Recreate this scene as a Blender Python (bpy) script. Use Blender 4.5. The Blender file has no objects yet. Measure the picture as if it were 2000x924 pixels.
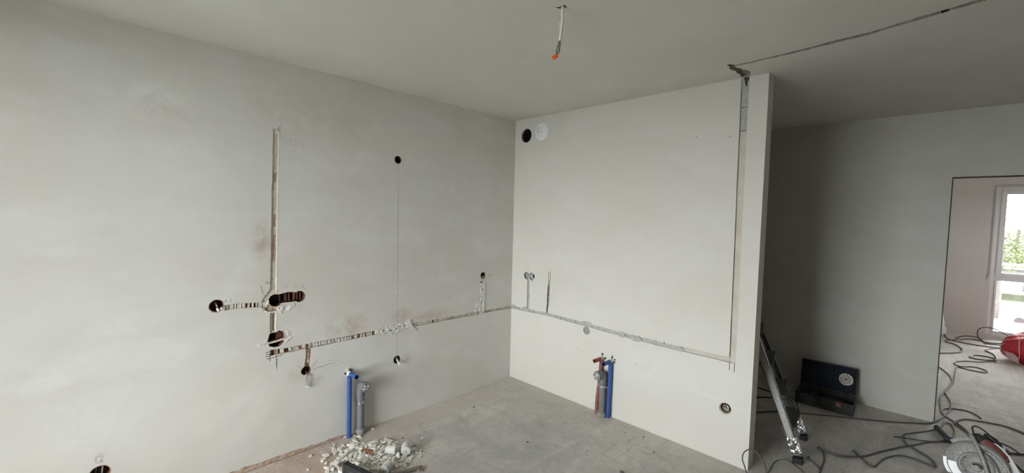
import bpy, bmesh, math, random
from mathutils import Vector, Matrix, Euler
from mathutils.geometry import delaunay_2d_cdt, intersect_point_tri_2d
PI = math.pi
S = bpy.context.scene
COL = S.collection

# ------------------------------------------------------------------ camera, sky, exposure
ROOM_H = 2.55
YAW, PITCH, ROLL = 2.3432, -0.0518, 0.0242
_f = Vector((math.cos(YAW)*math.cos(PITCH), math.sin(YAW)*math.cos(PITCH), math.sin(PITCH)))
_r = Vector((math.sin(YAW), -math.cos(YAW), 0.0))
_u = _r.cross(_f)
_r2 = _r*math.cos(ROLL) + _u*math.sin(ROLL)
_u2 = -_r*math.sin(ROLL) + _u*math.cos(ROLL)
cam_d = bpy.data.cameras.new('camera'); cam = bpy.data.objects.new('camera', cam_d); COL.objects.link(cam)
cam.matrix_world = Matrix(((_r2.x, _u2.x, -_f.x, 2.9184), (_r2.y, _u2.y, -_f.y, -3.0103), (_r2.z, _u2.z, -_f.z, 1.6323), (0, 0, 0, 1)))
cam_d.sensor_width = 36.0; cam_d.lens = 824.32/2000*36; cam_d.clip_start = 0.02; cam_d.clip_end = 400
S.camera = cam

W = bpy.data.worlds.new('sky'); S.world = W; W.use_nodes = True
wn = W.node_tree; wn.nodes.clear()
wo = wn.nodes.new('ShaderNodeOutputWorld'); bg = wn.nodes.new('ShaderNodeBackground')
tc = wn.nodes.new('ShaderNodeTexCoord'); cl = wn.nodes.new('ShaderNodeTexNoise'); cl.inputs['Scale'].default_value = 1.3; cl.inputs['Detail'].default_value = 3
cr = wn.nodes.new('ShaderNodeMix'); cr.data_type = 'RGBA'
cr.inputs[6].default_value = (0.955, 0.965, 1.0, 1); cr.inputs[7].default_value = (1.0, 0.99, 0.995, 1)
wn.links.new(tc.outputs['Generated'], cl.inputs['Vector']); wn.links.new(cl.outputs['Fac'], cr.inputs[0]); wn.links.new(cr.outputs[2], bg.inputs['Color'])
bg.inputs['Strength'].default_value = 1.0
wn.links.new(bg.outputs[0], wo.inputs[0])

S.view_settings.view_transform = 'Standard'; S.view_settings.look = 'None'
S.view_settings.exposure = 4.76; S.view_settings.gamma = 1.0; S.view_settings.use_curve_mapping = False
S.cycles.max_bounces = 12; S.cycles.diffuse_bounces = 8; S.cycles.transparent_max_bounces = 12
S.cycles.sample_clamp_indirect = 8.0; S.cycles.caustics_reflective = False; S.cycles.caustics_refractive = False

def portal(loc, rot, sx, sy):
    l = bpy.data.lights.new('window_portal', 'AREA'); l.shape = 'RECTANGLE'; l.size = sx; l.size_y = sy; l.cycles.is_portal = True
    o = bpy.data.objects.new('window_portal', l); o.location = loc; o.rotation_euler = rot; COL.objects.link(o)
# window openings: (x0, x1, z0, z1) of the living-room window behind the camera and of the next room
WIN_MAIN = (0.35, 2.25, 0.25, 2.45, -5.1)
WIN_FAR = (3.65, 4.75, 0.03, 2.20, 6.25)
WIN_SIDE = (4.6, 5.2, 1.3, 2.0, 5.6)       # y0, y1, z0, z1, x
portal(((WIN_MAIN[0]+WIN_MAIN[1])/2, WIN_MAIN[4]-0.02, (WIN_MAIN[2]+WIN_MAIN[3])/2), (PI/2, 0, 0), WIN_MAIN[1]-WIN_MAIN[0], WIN_MAIN[3]-WIN_MAIN[2])
portal(((WIN_FAR[0]+WIN_FAR[1])/2, WIN_FAR[4]+0.32, (WIN_FAR[2]+WIN_FAR[3])/2), (-PI/2, 0, 0), WIN_FAR[1]-WIN_FAR[0], WIN_FAR[3]-WIN_FAR[2])

portal((WIN_SIDE[4]+0.02, (WIN_SIDE[0]+WIN_SIDE[1])/2, (WIN_SIDE[2]+WIN_SIDE[3])/2), (PI/2, 0, PI/2), WIN_SIDE[1]-WIN_SIDE[0], WIN_SIDE[3]-WIN_SIDE[2])

# ------------------------------------------------------------------ materials
def new_mat(name):
    m = bpy.data.materials.new(name); m.use_nodes = True
    nt = m.node_tree; b = nt.nodes['Principled BSDF']
    return m, nt, b
def N(nt, t, **k):
    n = nt.nodes.new(t)
    for a, v in k.items():
        if a in n.inputs: n.inputs[a].default_value = v
        else: setattr(n, a, v)
    return n
def mixc(nt, fac, a, b):
    m = nt.nodes.new('ShaderNodeMix'); m.data_type = 'RGBA'
    if isinstance(fac, float): m.inputs[0].default_value = fac
    else: nt.links.new(fac, m.inputs[0])
    for i, c in ((6, a), (7, b)):
        if isinstance(c, tuple): m.inputs[i].default_value = (*c, 1)
        else: nt.links.new(c, m.inputs[i])
    return m.outputs[2]
def mapr(nt, src, a, b, c=0.0, d=1.0):
    n = nt.nodes.new('ShaderNodeMapRange'); n.inputs[1].default_value = a; n.inputs[2].default_value = b
    n.inputs[3].default_value = c; n.inputs[4].default_value = d; nt.links.new(src, n.inputs[0]); return n.outputs[0]
def mul(nt, a, b, op='MULTIPLY'):
    n = nt.nodes.new('ShaderNodeMath'); n.operation = op
    for i, c in ((0, a), (1, b)):
        if isinstance(c, (int, float)): n.inputs[i].default_value = c
        else: nt.links.new(c, n.inputs[i])
    return n.outputs[0]
def noise(nt, scale, detail=4, rough=.55, dist=0.0, sc=(1, 1, 1), rot=(0, 0, 0)):
    tc = nt.nodes.new('ShaderNodeTexCoord'); mp = nt.nodes.new('ShaderNodeMapping')
    mp.inputs['Scale'].default_value = sc; mp.inputs['Rotation'].default_value = rot
    n = nt.nodes.new('ShaderNodeTexNoise'); n.inputs['Scale'].default_value = scale; n.inputs['Detail'].default_value = detail
    n.inputs['Roughness'].default_value = rough; n.inputs['Distortion'].default_value = dist
    nt.links.new(tc.outputs['Object'], mp.inputs[0]); nt.links.new(mp.outputs[0], n.inputs['Vector']); return n.outputs['Fac']
def bump(nt, b, h, strength, dist=0.01):
    n = nt.nodes.new('ShaderNodeBump'); n.inputs['Strength'].default_value = strength; n.inputs['Distance'].default_value = dist
    nt.links.new(h, n.inputs['Height']); nt.links.new(n.outputs[0], b.inputs['Normal'])
def simple(name, col, rough=.6, metal=0.0, var=.0, scale=20, bmp=0.0, col2=None, bscale=60):
    m, nt, b = new_mat(name)
    b.inputs['Base Color'].default_value = (*col, 1); b.inputs['Roughness'].default_value = rough; b.inputs['Metallic'].default_value = metal
    if var > 0:
        c2 = col2 or tuple(c*(1-var) for c in col)
        nt.links.new(mixc(nt, mapr(nt, noise(nt, scale, 5), .35, .65), col, c2), b.inputs['Base Color'])
    if bmp > 0: bump(nt, b, noise(nt, bscale, 4), bmp, .004)
    return m
def blob(nt, c, r, soft=1.0):
    """0..1 patch around point c (object space) with a ragged edge"""
    tc = nt.nodes.new('ShaderNodeTexCoord'); s = N(nt, 'ShaderNodeVectorMath', operation='SUBTRACT'); s.inputs[1].default_value = c
    nt.links.new(tc.outputs['Object'], s.inputs[0])
    d = N(nt, 'ShaderNodeVectorMath', operation='DIVIDE'); d.inputs[1].default_value = r; nt.links.new(s.outputs[0], d.inputs[0])
    l = N(nt, 'ShaderNodeVectorMath', operation='LENGTH'); nt.links.new(d.outputs[0], l.inputs[0])
    return mapr(nt, l.outputs['Value'], 0.15, 1.0, 1.0, 0.0)
def plaster(name, base, warm, light, stains=(), seed=0.0, contrast=1.0, kk=1.18):
    m, nt, b = new_mat(name); base, warm, light = [(c[0]*kk, c[1]*kk, c[2]*kk*1.005) for c in (base, warm, light)]
    n1 = noise(nt, 1.15, 5, .55, .6, rot=(seed, seed*.7, seed*1.3))
    n2 = noise(nt, 2.6, 4, .55, .4, sc=(1, 1, 1.8), rot=(seed*1.9, .4, seed))
    n3 = noise(nt, 3.2, 5, .55, .2, sc=(1, .55, 2.0), rot=(.35+seed, .2, .1))
    n4 = noise(nt, 90, 3, .6)
    c = mixc(nt, mapr(nt, n1, .38, .62), base, warm)
    c = mixc(nt, mapr(nt, n2, .52, .72, 0, .55*contrast), c, light)
    dk = tuple(x*.93 for x in warm)
    c = mixc(nt, mapr(nt, n3, .54, .76, 0, .4*contrast), c, dk)
    n5 = noise(nt, 6.0, 5, .6, .3, sc=(1, .5, 1.4), rot=(.9, .3, .5))
    c = mixc(nt, mapr(nt, n5, .60, .78, 0, .22*contrast), c, light)
    for (cc, rr, k, colr) in stains:
        f = mul(nt, mul(nt, blob(nt, cc, rr), mapr(nt, noise(nt, 9, 5, .65, 1.0), .36, .66)), k)
        c = mixc(nt, f, c, colr)
    c = mixc(nt, mapr(nt, n4, .62, .8, 0, .12), c, dk)
    nt.links.new(c, b.inputs['Base Color']); b.inputs['Roughness'].default_value = .88
    b.inputs['Specular IOR Level'].default_value = .25
    h = mul(nt, mul(nt, noise(nt, 2.2, 4, .5, .3, sc=(1, 1, 1.6)), 1.0), mul(nt, n4, .03), 'ADD')
    bump(nt, b, h, .2, .05)
    return m
RED = (.37, .235, .165)
stains_left = [((0, -2.225, 1.42), (.3, .075, .17), .75, RED), ((0, -1.68, .80), (.3, .19, .12), .8, RED), ((0, -1.24, .80), (.3, .12, .09), .6, RED),
               ((0, -.98, .77), (.3, .25, .07), .6, RED), ((0, -2.03, .56), (.3, .10, .10), .45, (.5, .4, .28)), ((0, -1.90, .46), (.3, .07, .05), .6, (.28, .28, .27)),
               ((0, -1.19, .46), (.3, .07, .04), .7, (.25, .22, .2)), ((0, -2.72, 2.2), (.3, .30, .16), .8, (.72, .72, .68)), ((0, -1.9, 2.25), (.3, .7, .2), .4, (.44, .41, .36))]
M_WL = plaster('plaster_left', (.565, .562, .540), (.545, .522, .482), (.625, .625, .605), stains_left, .3, 1.0, 1.12)
M_WR = plaster('plaster_right', (.590, .575, .540), (.575, .555, .512), (.625, .620, .60), [((1.45, 0, .45), (.35, .3, .25), .5, (.64, .65, .65)), ((1.9, 0, .42), (.16, .3, .02), .9, (.66, .66, .64))], 1.1, .8, 1.03)
M_CEIL = plaster('plaster_ceiling', (.56, .555, .525), (.545, .53, .485), (.60, .60, .575), (), 2.1, .9)
M_WD = plaster('plaster_hall', (.53, .52, .495), (.50, .485, .45), (.575, .57, .55), (), 3.4, .9, 1.05)
M_WF = plaster('plaster_next_room', (.53, .52, .50), (.51, .50, .475), (.56, .555, .54), (), 4.2, .6, 1.15)
M_REVEAL = simple('fresh_plaster_edge', (.66, .62, .55), .9, var=.12, scale=40, bmp=.3)
M_SMEAR = simple('plaster_smear', (.66, .655, .62), .9, var=.14, scale=35, bmp=.5)
M_TAN = simple('dusty_mortar', (.68, .63, .565), .95, var=.25, scale=45, bmp=.6, col2=(.54, .48, .42))
M_TANR = simple('tan_filler', (.54, .505, .445), .95, var=.15, scale=12, bmp=.3, col2=(.49, .445, .385))
M_GREYM = simple('grey_mortar', (.45, .445, .43), .95, var=.2, scale=30, bmp=.5, col2=(.36, .355, .345))
M_DKM = simple('dark_mortar', (.20, .19, .175), .95, var=.3, scale=40, bmp=.8)
M_BRICK = simple('broken_brick', (.23, .095, .06), .95, var=.4, scale=60, bmp=.8, col2=(.12, .05, .035))
M_BRICKD = simple('brick_void', (.10, .045, .032), .95, var=.4, scale=60, col2=(.045, .022, .018))
M_PINK = simple('pink_dusted_brick', (.42, .27, .205), .95, var=.35, scale=50, bmp=.6, col2=(.50, .42, .34))
M_VOID = simple('dark_void', (.012, .012, .012), .9)
M_CEILCUT = simple('cut_concrete', (.24, .225, .205), .95, var=.5, scale=60, bmp=.8, col2=(.42, .40, .36))
M_MIDG = simple('mid_grey_mortar', (.33, .325, .315), .95, var=.2, scale=30, bmp=.5)
M_PENCIL = simple('pencil', (.20, .20, .195), .8)
M_PENCILF = simple('faint_pencil', (.40, .395, .38), .8)

def floor_mat(name, a, b2, dust):
    m, nt, b = new_mat(name)
    n1 = noise(nt, 1.1, 6, .62, 1.0); n2 = noise(nt, 3.5, 7, .7, 1.4, sc=(1, .35, 1), rot=(0, 0, .55)); n3 = noise(nt, 20, 6, .75, .6); n4 = noise(nt, 150, 3, .65)
    n6 = noise(nt, 2.2, 7, .68, 2.2, sc=(.5, 1.6, 1), rot=(0, 0, 1.1)); n7 = noise(nt, 6, 6, .7, .8, sc=(2.6, .30, 1), rot=(0, 0, .18)); n8 = noise(nt, 60, 4, .7)
    c = mixc(nt, mapr(nt, n1, .42, .58), a, b2)
    c = mixc(nt, mapr(nt, n2, .48, .66, 0, .75), c, dust)
    c = mixc(nt, mapr(nt, n6, .52, .66, 0, .6), c, tuple(x*.74 for x in a))
    c = mixc(nt, mapr(nt, n7, .55, .68, 0, .45), c, tuple(x*.70 for x in a))
    c = mixc(nt, mapr(nt, n7, .30, .42, .45, 0), c, tuple(x*1.05 for x in dust))
    c = mixc(nt, mapr(nt, n3, .52, .70, 0, .6), c, tuple(x*.66 for x in a))
    c = mixc(nt, mapr(nt, n8, .56, .72, 0, .5), c, tuple(x*.72 for x in a))
    c = mixc(nt, mapr(nt, n8, .28, .42, .45, 0), c, tuple(min(1, x*1.15) for x in dust))
    c = mixc(nt, mapr(nt, n4, .60, .72, 0, .6), c, tuple(min(1, x*1.3) for x in dust))
    # brick dust along the left wall, pale plaster dust along both kitchen walls and in the corner
    for cc, rr, k, colr in (((.1, -2.2, 0), (.60, 1.2, .4), 1.0, (.42, .30, .23)), ((.35, -1.95, 0), (.55, .5, .4), .9, (.42, .32, .25)),
                            ((.05, -.9, 0), (.35, 1.2, .4), .8, (.56, .50, .43)), ((.9, -.05, 0), (1.9, .17, .4), .8, (.60, .56, .48)),
                            ((.45, -.35, 0), (.8, .6, .4), .5, (.55, .52, .47)), ((.9, -1.05, 0), (.75, .6, .5), .7, (.36, .355, .35)), ((1.9, -.9, 0), (.8, .7, .5), .6, (.38, .365, .345))):
        f = mul(nt, mul(nt, blob(nt, cc, rr), mapr(nt, noise(nt, 4, 6, .65, 1.2), .3, .62)), k)
        c = mixc(nt, f, c, colr)
    # pale chalky scuffs
    n5 = noise(nt, 5, 6, .75, 2.0, sc=(1, .25, 1), rot=(0, 0, -.5))
    c = mixc(nt, mapr(nt, n5, .66, .74, 0, .5), c, (.55, .54, .51))
    nt.links.new(c, b.inputs['Base Color']); b.inputs['Roughness'].default_value = .9; b.inputs['Specular IOR Level'].default_value = .2
    h = mul(nt, mul(nt, noise(nt, 9, 5, .6), .6), mul(nt, n8, .25), 'ADD'); bump(nt, b, h, .4, .010)
    return m
M_FLOOR = floor_mat('screed', (.47, .455, .43), (.56, .53, .49), (.70, .66, .61))
M_BLUE = simple('blue_plastic', (.030, .085, .30), .5, var=.15, scale=30)
M_BLUED = simple('dark_blue_inside', (.012, .02, .12), .6)
M_RED = simple('red_plastic', (.42, .055, .05), .5, var=.2, scale=30)
M_DRED = simple('dusty_dark_red_plastic', (.20, .045, .04), .6, var=.3, scale=40, col2=(.26, .10, .09))
M_GPIPE = simple('grey_pvc', (.165, .175, .185), .5, var=.15, scale=18)
M_GPIPED = simple('dusty_grey_pvc', (.27, .265, .255), .8, var=.3, scale=30)
M_ZINC = simple('zinc', (.55, .56, .57), .35, 1.0)
M_BLACK = simple('black_plastic', (.018, .018, .019), .55)
M_DUSTBLK = simple('dusty_black_plastic', (.028, .027, .027), .8, var=.5, scale=30, col2=(.05, .047, .045))
M_NAVY = simple('navy_foam', (.012, .018, .032), .9, var=.3, scale=20)
M_WHITE = simple('white_plastic', (.74, .76, .79), .4)
M_WHITE2 = simple('white_cable', (.74, .73, .70), .5)
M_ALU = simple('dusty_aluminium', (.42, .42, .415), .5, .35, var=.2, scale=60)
M_ALUSH = simple('shaded_aluminium', (.11, .11, .108), .7, .0, var=.3, scale=60)  # shaded copy of the ladder metal: unlit rear rail and steps painted darker
M_FOIL = simple('crinkled_silver_tape', (.85, .86, .88), .18, 1.0, bmp=1.0, bscale=55)
M_CHROME = simple('polished_steel', (.90, .92, .95), .28, .75)
M_CAST = simple('dusty_cast_metal', (.27, .27, .27), .6, .35, var=.4, scale=90, bmp=.5, col2=(.44, .43, .41))
M_CASTD = simple('dusty_metal_groove', (.12, .115, .11), .7, .2)
M_CORD = simple('grey_rubber_cord', (.075, .07, .065), .7)
M_CORDB = simple('black_cord', (.022, .021, .02), .6)
M_CORDG = simple('pale_grey_cord', (.16, .15, .14), .7)
M_ORANGE = simple('orange_plastic', (.9, .16, .03), .4)
M_CHIP = simple('plaster_chunk', (.76, .73, .66), .9, var=.12, scale=25, bmp=.3)
M_CHIP2 = simple('grey_plaster_chunk', (.46, .45, .41), .9, var=.15, scale=25, bmp=.3)
M_CORE = simple('aerated_concrete', (.60, .60, .58), .95, var=.15, scale=60, bmp=.5)
M_BRKF = simple('brick_fragment', (.33, .14, .085), .95, var=.3, scale=50, bmp=.5)
M_BRICKDUST = simple('brick_crumb', (.40, .27, .21), .95)
M_PENCILR = simple('very_faint_pencil', (.47, .465, .45), .8)
M_CRUMB = simple('crumb', (.62, .60, .54), .9, var=.3, scale=5)
M_CRUMBD = simple('dark_crumb', (.09, .08, .075), .9)
M_GOLD = simple('worn_yellow_segments', (.62, .58, .42), .5, .2, var=.3, scale=60)
M_STEEL = simple('worn_blade_steel', (.16, .14, .145), .45, .6, var=.3, scale=60)
M_RUBBER = simple('black_rubber', (.012, .012, .012), .75)
M_PVC = simple('white_window_frame', (.72, .73, .75), .35)
M_REDBAG = None
def glass_mat():
    m, nt, b = new_mat('window_glass'); nt.nodes.remove(b)
    o = nt.nodes['Material Output']; t = nt.nodes.new('ShaderNodeBsdfTransparent'); g = nt.nodes.new('ShaderNodeBsdfGlossy'); g.inputs['Roughness'].default_value = .02
    t.inputs[0].default_value = (.96, .98, .97, 1); fr = nt.nodes.new('ShaderNodeFresnel'); fr.inputs[0].default_value = 1.5
    mx = nt.nodes.new('ShaderNodeMixShader'); nt.links.new(fr.outputs[0], mx.inputs[0]); nt.links.new(t.outputs[0], mx.inputs[1]); nt.links.new(g.outputs[0], mx.inputs[2])
    nt.links.new(mx.outputs[0], o.inputs[0]); return m
M_GLASS = glass_mat()
def bag_mat():
    m, nt, b = new_mat('red_tarpaulin')
    b.inputs['Base Color'].default_value = (.50, .022, .032, 1); b.inputs['Roughness'].default_value = .42
    b.inputs['Subsurface Weight'].default_value = .0
    bump(nt, b, noise(nt, 9, 4, .6, 1.0), .6, .03); return m
M_REDBAG = bag_mat()
M_CLEAR = simple('clear_film', (.62, .42, .44), .25)

# ------------------------------------------------------------------ mesh helpers
def tag(o, label=None, cat=None, group=None, kind=None):
    if label: o['label'] = label
    if cat: o['category'] = cat
    if group: o['group'] = group
    if kind: o['kind'] = kind
    return o
def link(name, me, mats, parent=None):
    for m in (mats if isinstance(mats, (list, tuple)) else [mats]): me.materials.append(m)
    o = bpy.data.objects.new(name, me); COL.objects.link(o)
    if parent is not None:
        o.parent = parent; o.matrix_parent_inverse = parent.matrix_world.inverted() if False else Matrix.Translation(-Vector(parent.get('_o', (0, 0, 0))))
    return o
def empty(name, loc=(0, 0, 0)):
    o = bpy.data.objects.new(name, None); o.location = loc; o.empty_display_size = .05; COL.objects.link(o); o['_o'] = tuple(loc); return o
def obj(name, bm, mats, parent=None, smooth=False, recalc=True):
    if recalc: bmesh.ops.recalc_face_normals(bm, faces=bm.faces)
    me = bpy.data.meshes.new(name); bm.to_mesh(me); bm.free()
    if smooth:
        for p in me.polygons: p.use_smooth = True
        try: me.set_sharp_from_angle(angle=math.radians(38))
        except Exception: pass
    return link(name, me, mats, parent)
def BM(): return bmesh.new()
def box(bm, lo, hi, mi=0, M=None, bev=0.0):
    c = [(lo[i]+hi[i])/2 for i in range(3)]; s = [hi[i]-lo[i] for i in range(3)]
    r = bmesh.ops.create_cube(bm, size=1.0, matrix=(M or Matrix()) @ Matrix.Translation(c) @ Matrix.Diagonal((*s, 1)))
    fs = set(f for v in r['verts'] for f in v.link_faces)
    if bev > 0:
        es = set(e for f in fs for e in f.edges)
        rr = bmesh.ops.bevel(bm, geom=list(es), offset=bev, segments=2, profile=.6, affect='EDGES')
        fs = [f for f in rr['faces']] + [f for f in fs if f.is_valid]
        for f in rr['faces']: f.material_index = mi
    for f in fs:
        if f.is_valid: f.material_index = mi
    return bm
def basis(d):
    d = Vector(d).normalized(); a = Vector((0, 0, 1)) if abs(d.z) < .9 else Vector((1, 0, 0))
    x = a.cross(d).normalized(); y = d.cross(x); return Matrix((x, y, d)).transposed()
def cyl(bm, p0, p1, r0, r1=None, n=20, mi=0, caps=True):
    p0, p1 = Vector(p0), Vector(p1); r1 = r0 if r1 is None else r1; B = basis(p1-p0)
    a = [bm.verts.new(p0 + B @ Vector((r0*math.cos(2*PI*i/n), r0*math.sin(2*PI*i/n), 0))) for i in range(n)]
    b = [bm.verts.new(p1 + B @ Vector((r1*math.cos(2*PI*i/n), r1*math.sin(2*PI*i/n), 0))) for i in range(n)]
    for i in range(n):
        f = bm.faces.new((a[i], a[(i+1) % n], b[(i+1) % n], b[i])); f.material_index = mi
    if caps:
        bm.faces.new(a[::-1]).material_index = mi; bm.faces.new(b).material_index = mi
    return bm
def pipe(bm, p0, p1, ro, ri, n=20, mi=0):
    """hollow tube"""
    p0, p1 = Vector(p0), Vector(p1); B = basis(p1-p0)
    R = []
    for p, r in ((p0, ro), (p1, ro), (p1, ri), (p0, ri)):
        R.append([bm.verts.new(p + B @ Vector((r*math.cos(2*PI*i/n), r*math.sin(2*PI*i/n), 0))) for i in range(n)])
    for k in range(4):
        a, b = R[k], R[(k+1) % 4]
        for i in range(n): bm.faces.new((a[i], a[(i+1) % n], b[(i+1) % n], b[i])).material_index = mi
    return bm
def lathe(bm, prof, c, d=(0, 0, 1), n=24, mi=0, close=False):
    """prof: (radius, height) along axis d from c"""
    B = basis(d); c = Vector(c); R = []
    for r, h in prof: R.append([bm.verts.new(c + B @ Vector((max(r, 1e-5)*math.cos(2*PI*i/n), max(r, 1e-5)*math.sin(2*PI*i/n), h))) for i in range(n)])
    for a, b in zip(R, R[1:]):
        for i in range(n): bm.faces.new((a[i], a[(i+1) % n], b[(i+1) % n], b[i])).material_index = mi
    bm.faces.new(R[0][::-1]).material_index = mi; bm.faces.new(R[-1]).material_index = mi
    return bm
def smooth_path(P, sub=6):
    P = [Vector(p) for p in P]; out = []
    for i in range(len(P)-1):
        a = P[max(i-1, 0)]; b = P[i]; c = P[i+1]; d = P[min(i+2, len(P)-1)]
        for k in range(sub):
            t = k/sub; out.append(.5*((2*b) + (c-a)*t + (2*a-5*b+4*c-d)*t*t + (3*b-a-3*c+d)*t**3))
    out.append(P[-1]); return out
def tube(bm, P, r, n=8, mi=0, sub=6):
    P = smooth_path(P, sub) if sub else [Vector(p) for p in P]
    Q = [P[0]]
    for p in P[1:]:
        if (p-Q[-1]).length > 1e-4: Q.append(p)
    P = Q; t = (P[1]-P[0]).normalized(); x = basis(t) @ Vector((1, 0, 0)); rings = []
    for i, p in enumerate(P):
        t = (P[min(i+1, len(P)-1)]-P[max(i-1, 0)]).normalized(); x = (x - t*x.dot(t)).normalized(); y = t.cross(x)
        rings.append([bm.verts.new(p + x*(r*math.cos(2*PI*k/n)) + y*(r*math.sin(2*PI*k/n))) for k in range(n)])
    for a, b in zip(rings, rings[1:]):
        for k in range(n): bm.faces.new((a[k], a[(k+1) % n], b[(k+1) % n], b[k])).material_index = mi
    bm.faces.new(rings[0][::-1]).material_index = mi; bm.faces.new(rings[-1]).material_index = mi
    return bm
def prism(bm, poly, M, h, mi=0):
    a = [bm.verts.new(M @ Vector((x, y, 0))) for x, y in poly]; b = [bm.verts.new(M @ Vector((x, y, h))) for x, y in poly]; n = len(poly)
    bm.faces.new(a[::-1]).material_index = mi; bm.faces.new(b).material_index = mi
    for i in range(n): bm.faces.new((a[i], a[(i+1) % n], b[(i+1) % n], b[i])).material_index = mi
    return bm

# ------------------------------------------------------------------ walls with real chases, sockets and saw cuts
def hsh(a, b, k=0.0):
    v = math.sin(a*127.1 + b*311.7 + k*74.7)*43758.5453; return (v - math.floor(v))*2 - 1
def ell(cx, cy, rx, ry=None, n=26, jag=0.0, seed=0):
    ry = ry or rx; rg = random.Random(seed)
    return [(cx + rx*(1+rg.uniform(-jag, jag))*math.cos(2*PI*i/n), cy + ry*(1+rg.uniform(-jag, jag))*math.sin(2*PI*i/n)) for i in range(n)]
def ribbon(P, w, jag=0.0, step=.03, seed=0):
    """polygon following a polyline; w = width or list of widths"""
    rg = random.Random(seed); ws = w if isinstance(w, (list, tuple)) else [w]*len(P); pts = []
    for i in range(len(P)-1):
        (x0, y0), (x1, y1) = P[i], P[i+1]; L = math.hypot(x1-x0, y1-y0); n = max(1, int(L/step))
        for k in range(n):
            t = k/n; pts.append((x0+(x1-x0)*t, y0+(y1-y0)*t, ws[i]*(1-t)+ws[i+1]*t))
    pts.append((*P[-1], ws[-1])); A = []; B = []
    for i, (x, y, ww) in enumerate(pts):
        a = pts[max(i-1, 0)]; b = pts[min(i+1, len(pts)-1)]; dx, dy = b[0]-a[0], b[1]-a[1]; l = math.hypot(dx, dy) or 1
        nx, ny = -dy/l, dx/l; j1 = rg.uniform(-jag, jag); j2 = rg.uniform(-jag, jag)
        A.append((x+nx*(ww/2+j1), y+ny*(ww/2+j1))); B.append((x-nx*(ww/2+j2), y-ny*(ww/2+j2)))
    return A + B[::-1]
def inside(p, poly):
    x, y = p; c = False; j = len(poly)-1
    for i in range(len(poly)):
        if (poly[i][1] > y) != (poly[j][1] > y) and x < (poly[j][0]-poly[i][0])*(y-poly[i][1])/(poly[j][1]-poly[i][1]) + poly[i][0]: c = not c
        j = i
    return c
def F(owner, poly, depth, mi, side=None, rough=0.0, sp=0.0, label=None): return dict(o=owner, p=poly, d=depth, m=mi, s=mi if side is None else side, r=rough, sp=sp, label=label)
def carved(name, rect, feats, mp, mats, back, kind='structure'):
    """a wall slab whose face is cut by the features; later features override earlier ones"""
    x0, x1, y0, y1 = rect
    vs = [Vector((x0, y0)), Vector((x1, y0)), Vector((x1, y1)), Vector((x0, y1))]; edg = [(0, 1), (1, 2), (2, 3), (3, 0)]
    for f in feats:
        s = len(vs); f['p'] = [(min(max(a, x0), x1), min(max(b, y0), y1)) for a, b in f['p']]
        for p in f['p']: vs.append(Vector(p))
        n = len(f['p']); edg += [(s+i, s+(i+1) % n) for i in range(n)]
        f['bb'] = (min(p[0] for p in f['p']), max(p[0] for p in f['p']), min(p[1] for p in f['p']), max(p[1] for p in f['p']))
    for k, f in enumerate(feats):
        if f['sp'] > 0:
            xs = [p[0] for p in f['p']]; ys = [p[1] for p in f['p']]; sp = f['sp']; a = min(xs)
            while a < max(xs):
                b = min(ys)
                while b < max(ys):
                    q = (a + sp*.4*hsh(a, b, 1), b + sp*.4*hsh(a, b, 2))
                    if inside(q, f['p']) and x0 < q[0] < x1 and y0 < q[1] < y1: vs.append(Vector(q))
                    b += sp
                a += sp
    V, E, Fc, ov, oe, of = delaunay_2d_cdt(vs, edg, [], 0, 1e-5, False)
    own = []
    for t in Fc:
        cx, cy = sum(V[i].x for i in t)/3, sum(V[i].y for i in t)/3; o = 0
        for k in range(len(feats)-1, -1, -1):
            b = feats[k]['bb']
            if b[0] <= cx <= b[1] and b[2] <= cy <= b[3] and inside((cx, cy), feats[k]['p']): o = k+1; break
        own.append(o)
    bms = {}; cache = {}
    def get(key):
        if key not in bms: bms[key] = bmesh.new(); cache[key] = {}
        return bms[key]
    def okey(fi): return (0 if fi == 0 or feats[fi-1]['o'] is None else feats[fi-1]['o'])
    def vtx(key, vi, fi):
        c = cache[key]
        if (vi, fi) not in c:
            v = V[vi]; d = 0.0
            if fi:
                f = feats[fi-1]; d = f['d'] + f['r']*hsh(round(v.x, 5), round(v.y, 5), 3)
            c[(vi, fi)] = bms[key].verts.new(mp(v.x, v.y, d))
        return c[(vi, fi)]
    edges = {}
    nrm = (Vector(mp(x0, y0, 0)) - Vector(mp(x0, y0, 1)))
    for t, fi in zip(Fc, own):
        key = okey(fi); bm = get(key); vv = [vtx(key, i, fi) for i in t]
        n = (vv[1].co-vv[0].co).cross(vv[2].co-vv[0].co)
        if n.dot(nrm) < 0: vv = vv[::-1]
        try:
            fc = bm.faces.new(vv); fc.material_index = feats[fi-1]['m'] if fi else 0
        except ValueError: pass
        for a, b in ((t[0], t[1]), (t[1], t[2]), (t[2], t[0])): edges.setdefault((min(a, b), max(a, b)), []).append(fi)
    for (a, b), fs in edges.items():
        if len(fs) == 2 and fs[0] != fs[1]:
            d0 = feats[fs[0]-1]['d'] if fs[0] else 0; d1 = feats[fs[1]-1]['d'] if fs[1] else 0
            deep, shal = (fs[0], fs[1]) if abs(d0) > abs(d1) or fs[1] == 0 else (fs[1], fs[0])
            if deep == 0: deep, shal = shal, deep
            key = okey(deep); get(key)
            q = [vtx(key, a, deep), vtx(key, b, deep), vtx(key, b, shal), vtx(key, a, shal)]
            try: get(key).faces.new(q).material_index = feats[deep-1]['s']
            except ValueError: pass
    bm = get(0); c = [(x0, y0), (x1, y0), (x1, y1), (x0, y1)]
    fr = [bm.verts.new(mp(*p, 0)) for p in c]; bk = [bm.verts.new(mp(*p, back)) for p in c]
    for i in range(4): bm.faces.new((fr[i], fr[(i+1) % 4], bk[(i+1) % 4], bk[i]))
    bm.faces.new(bk)
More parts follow.
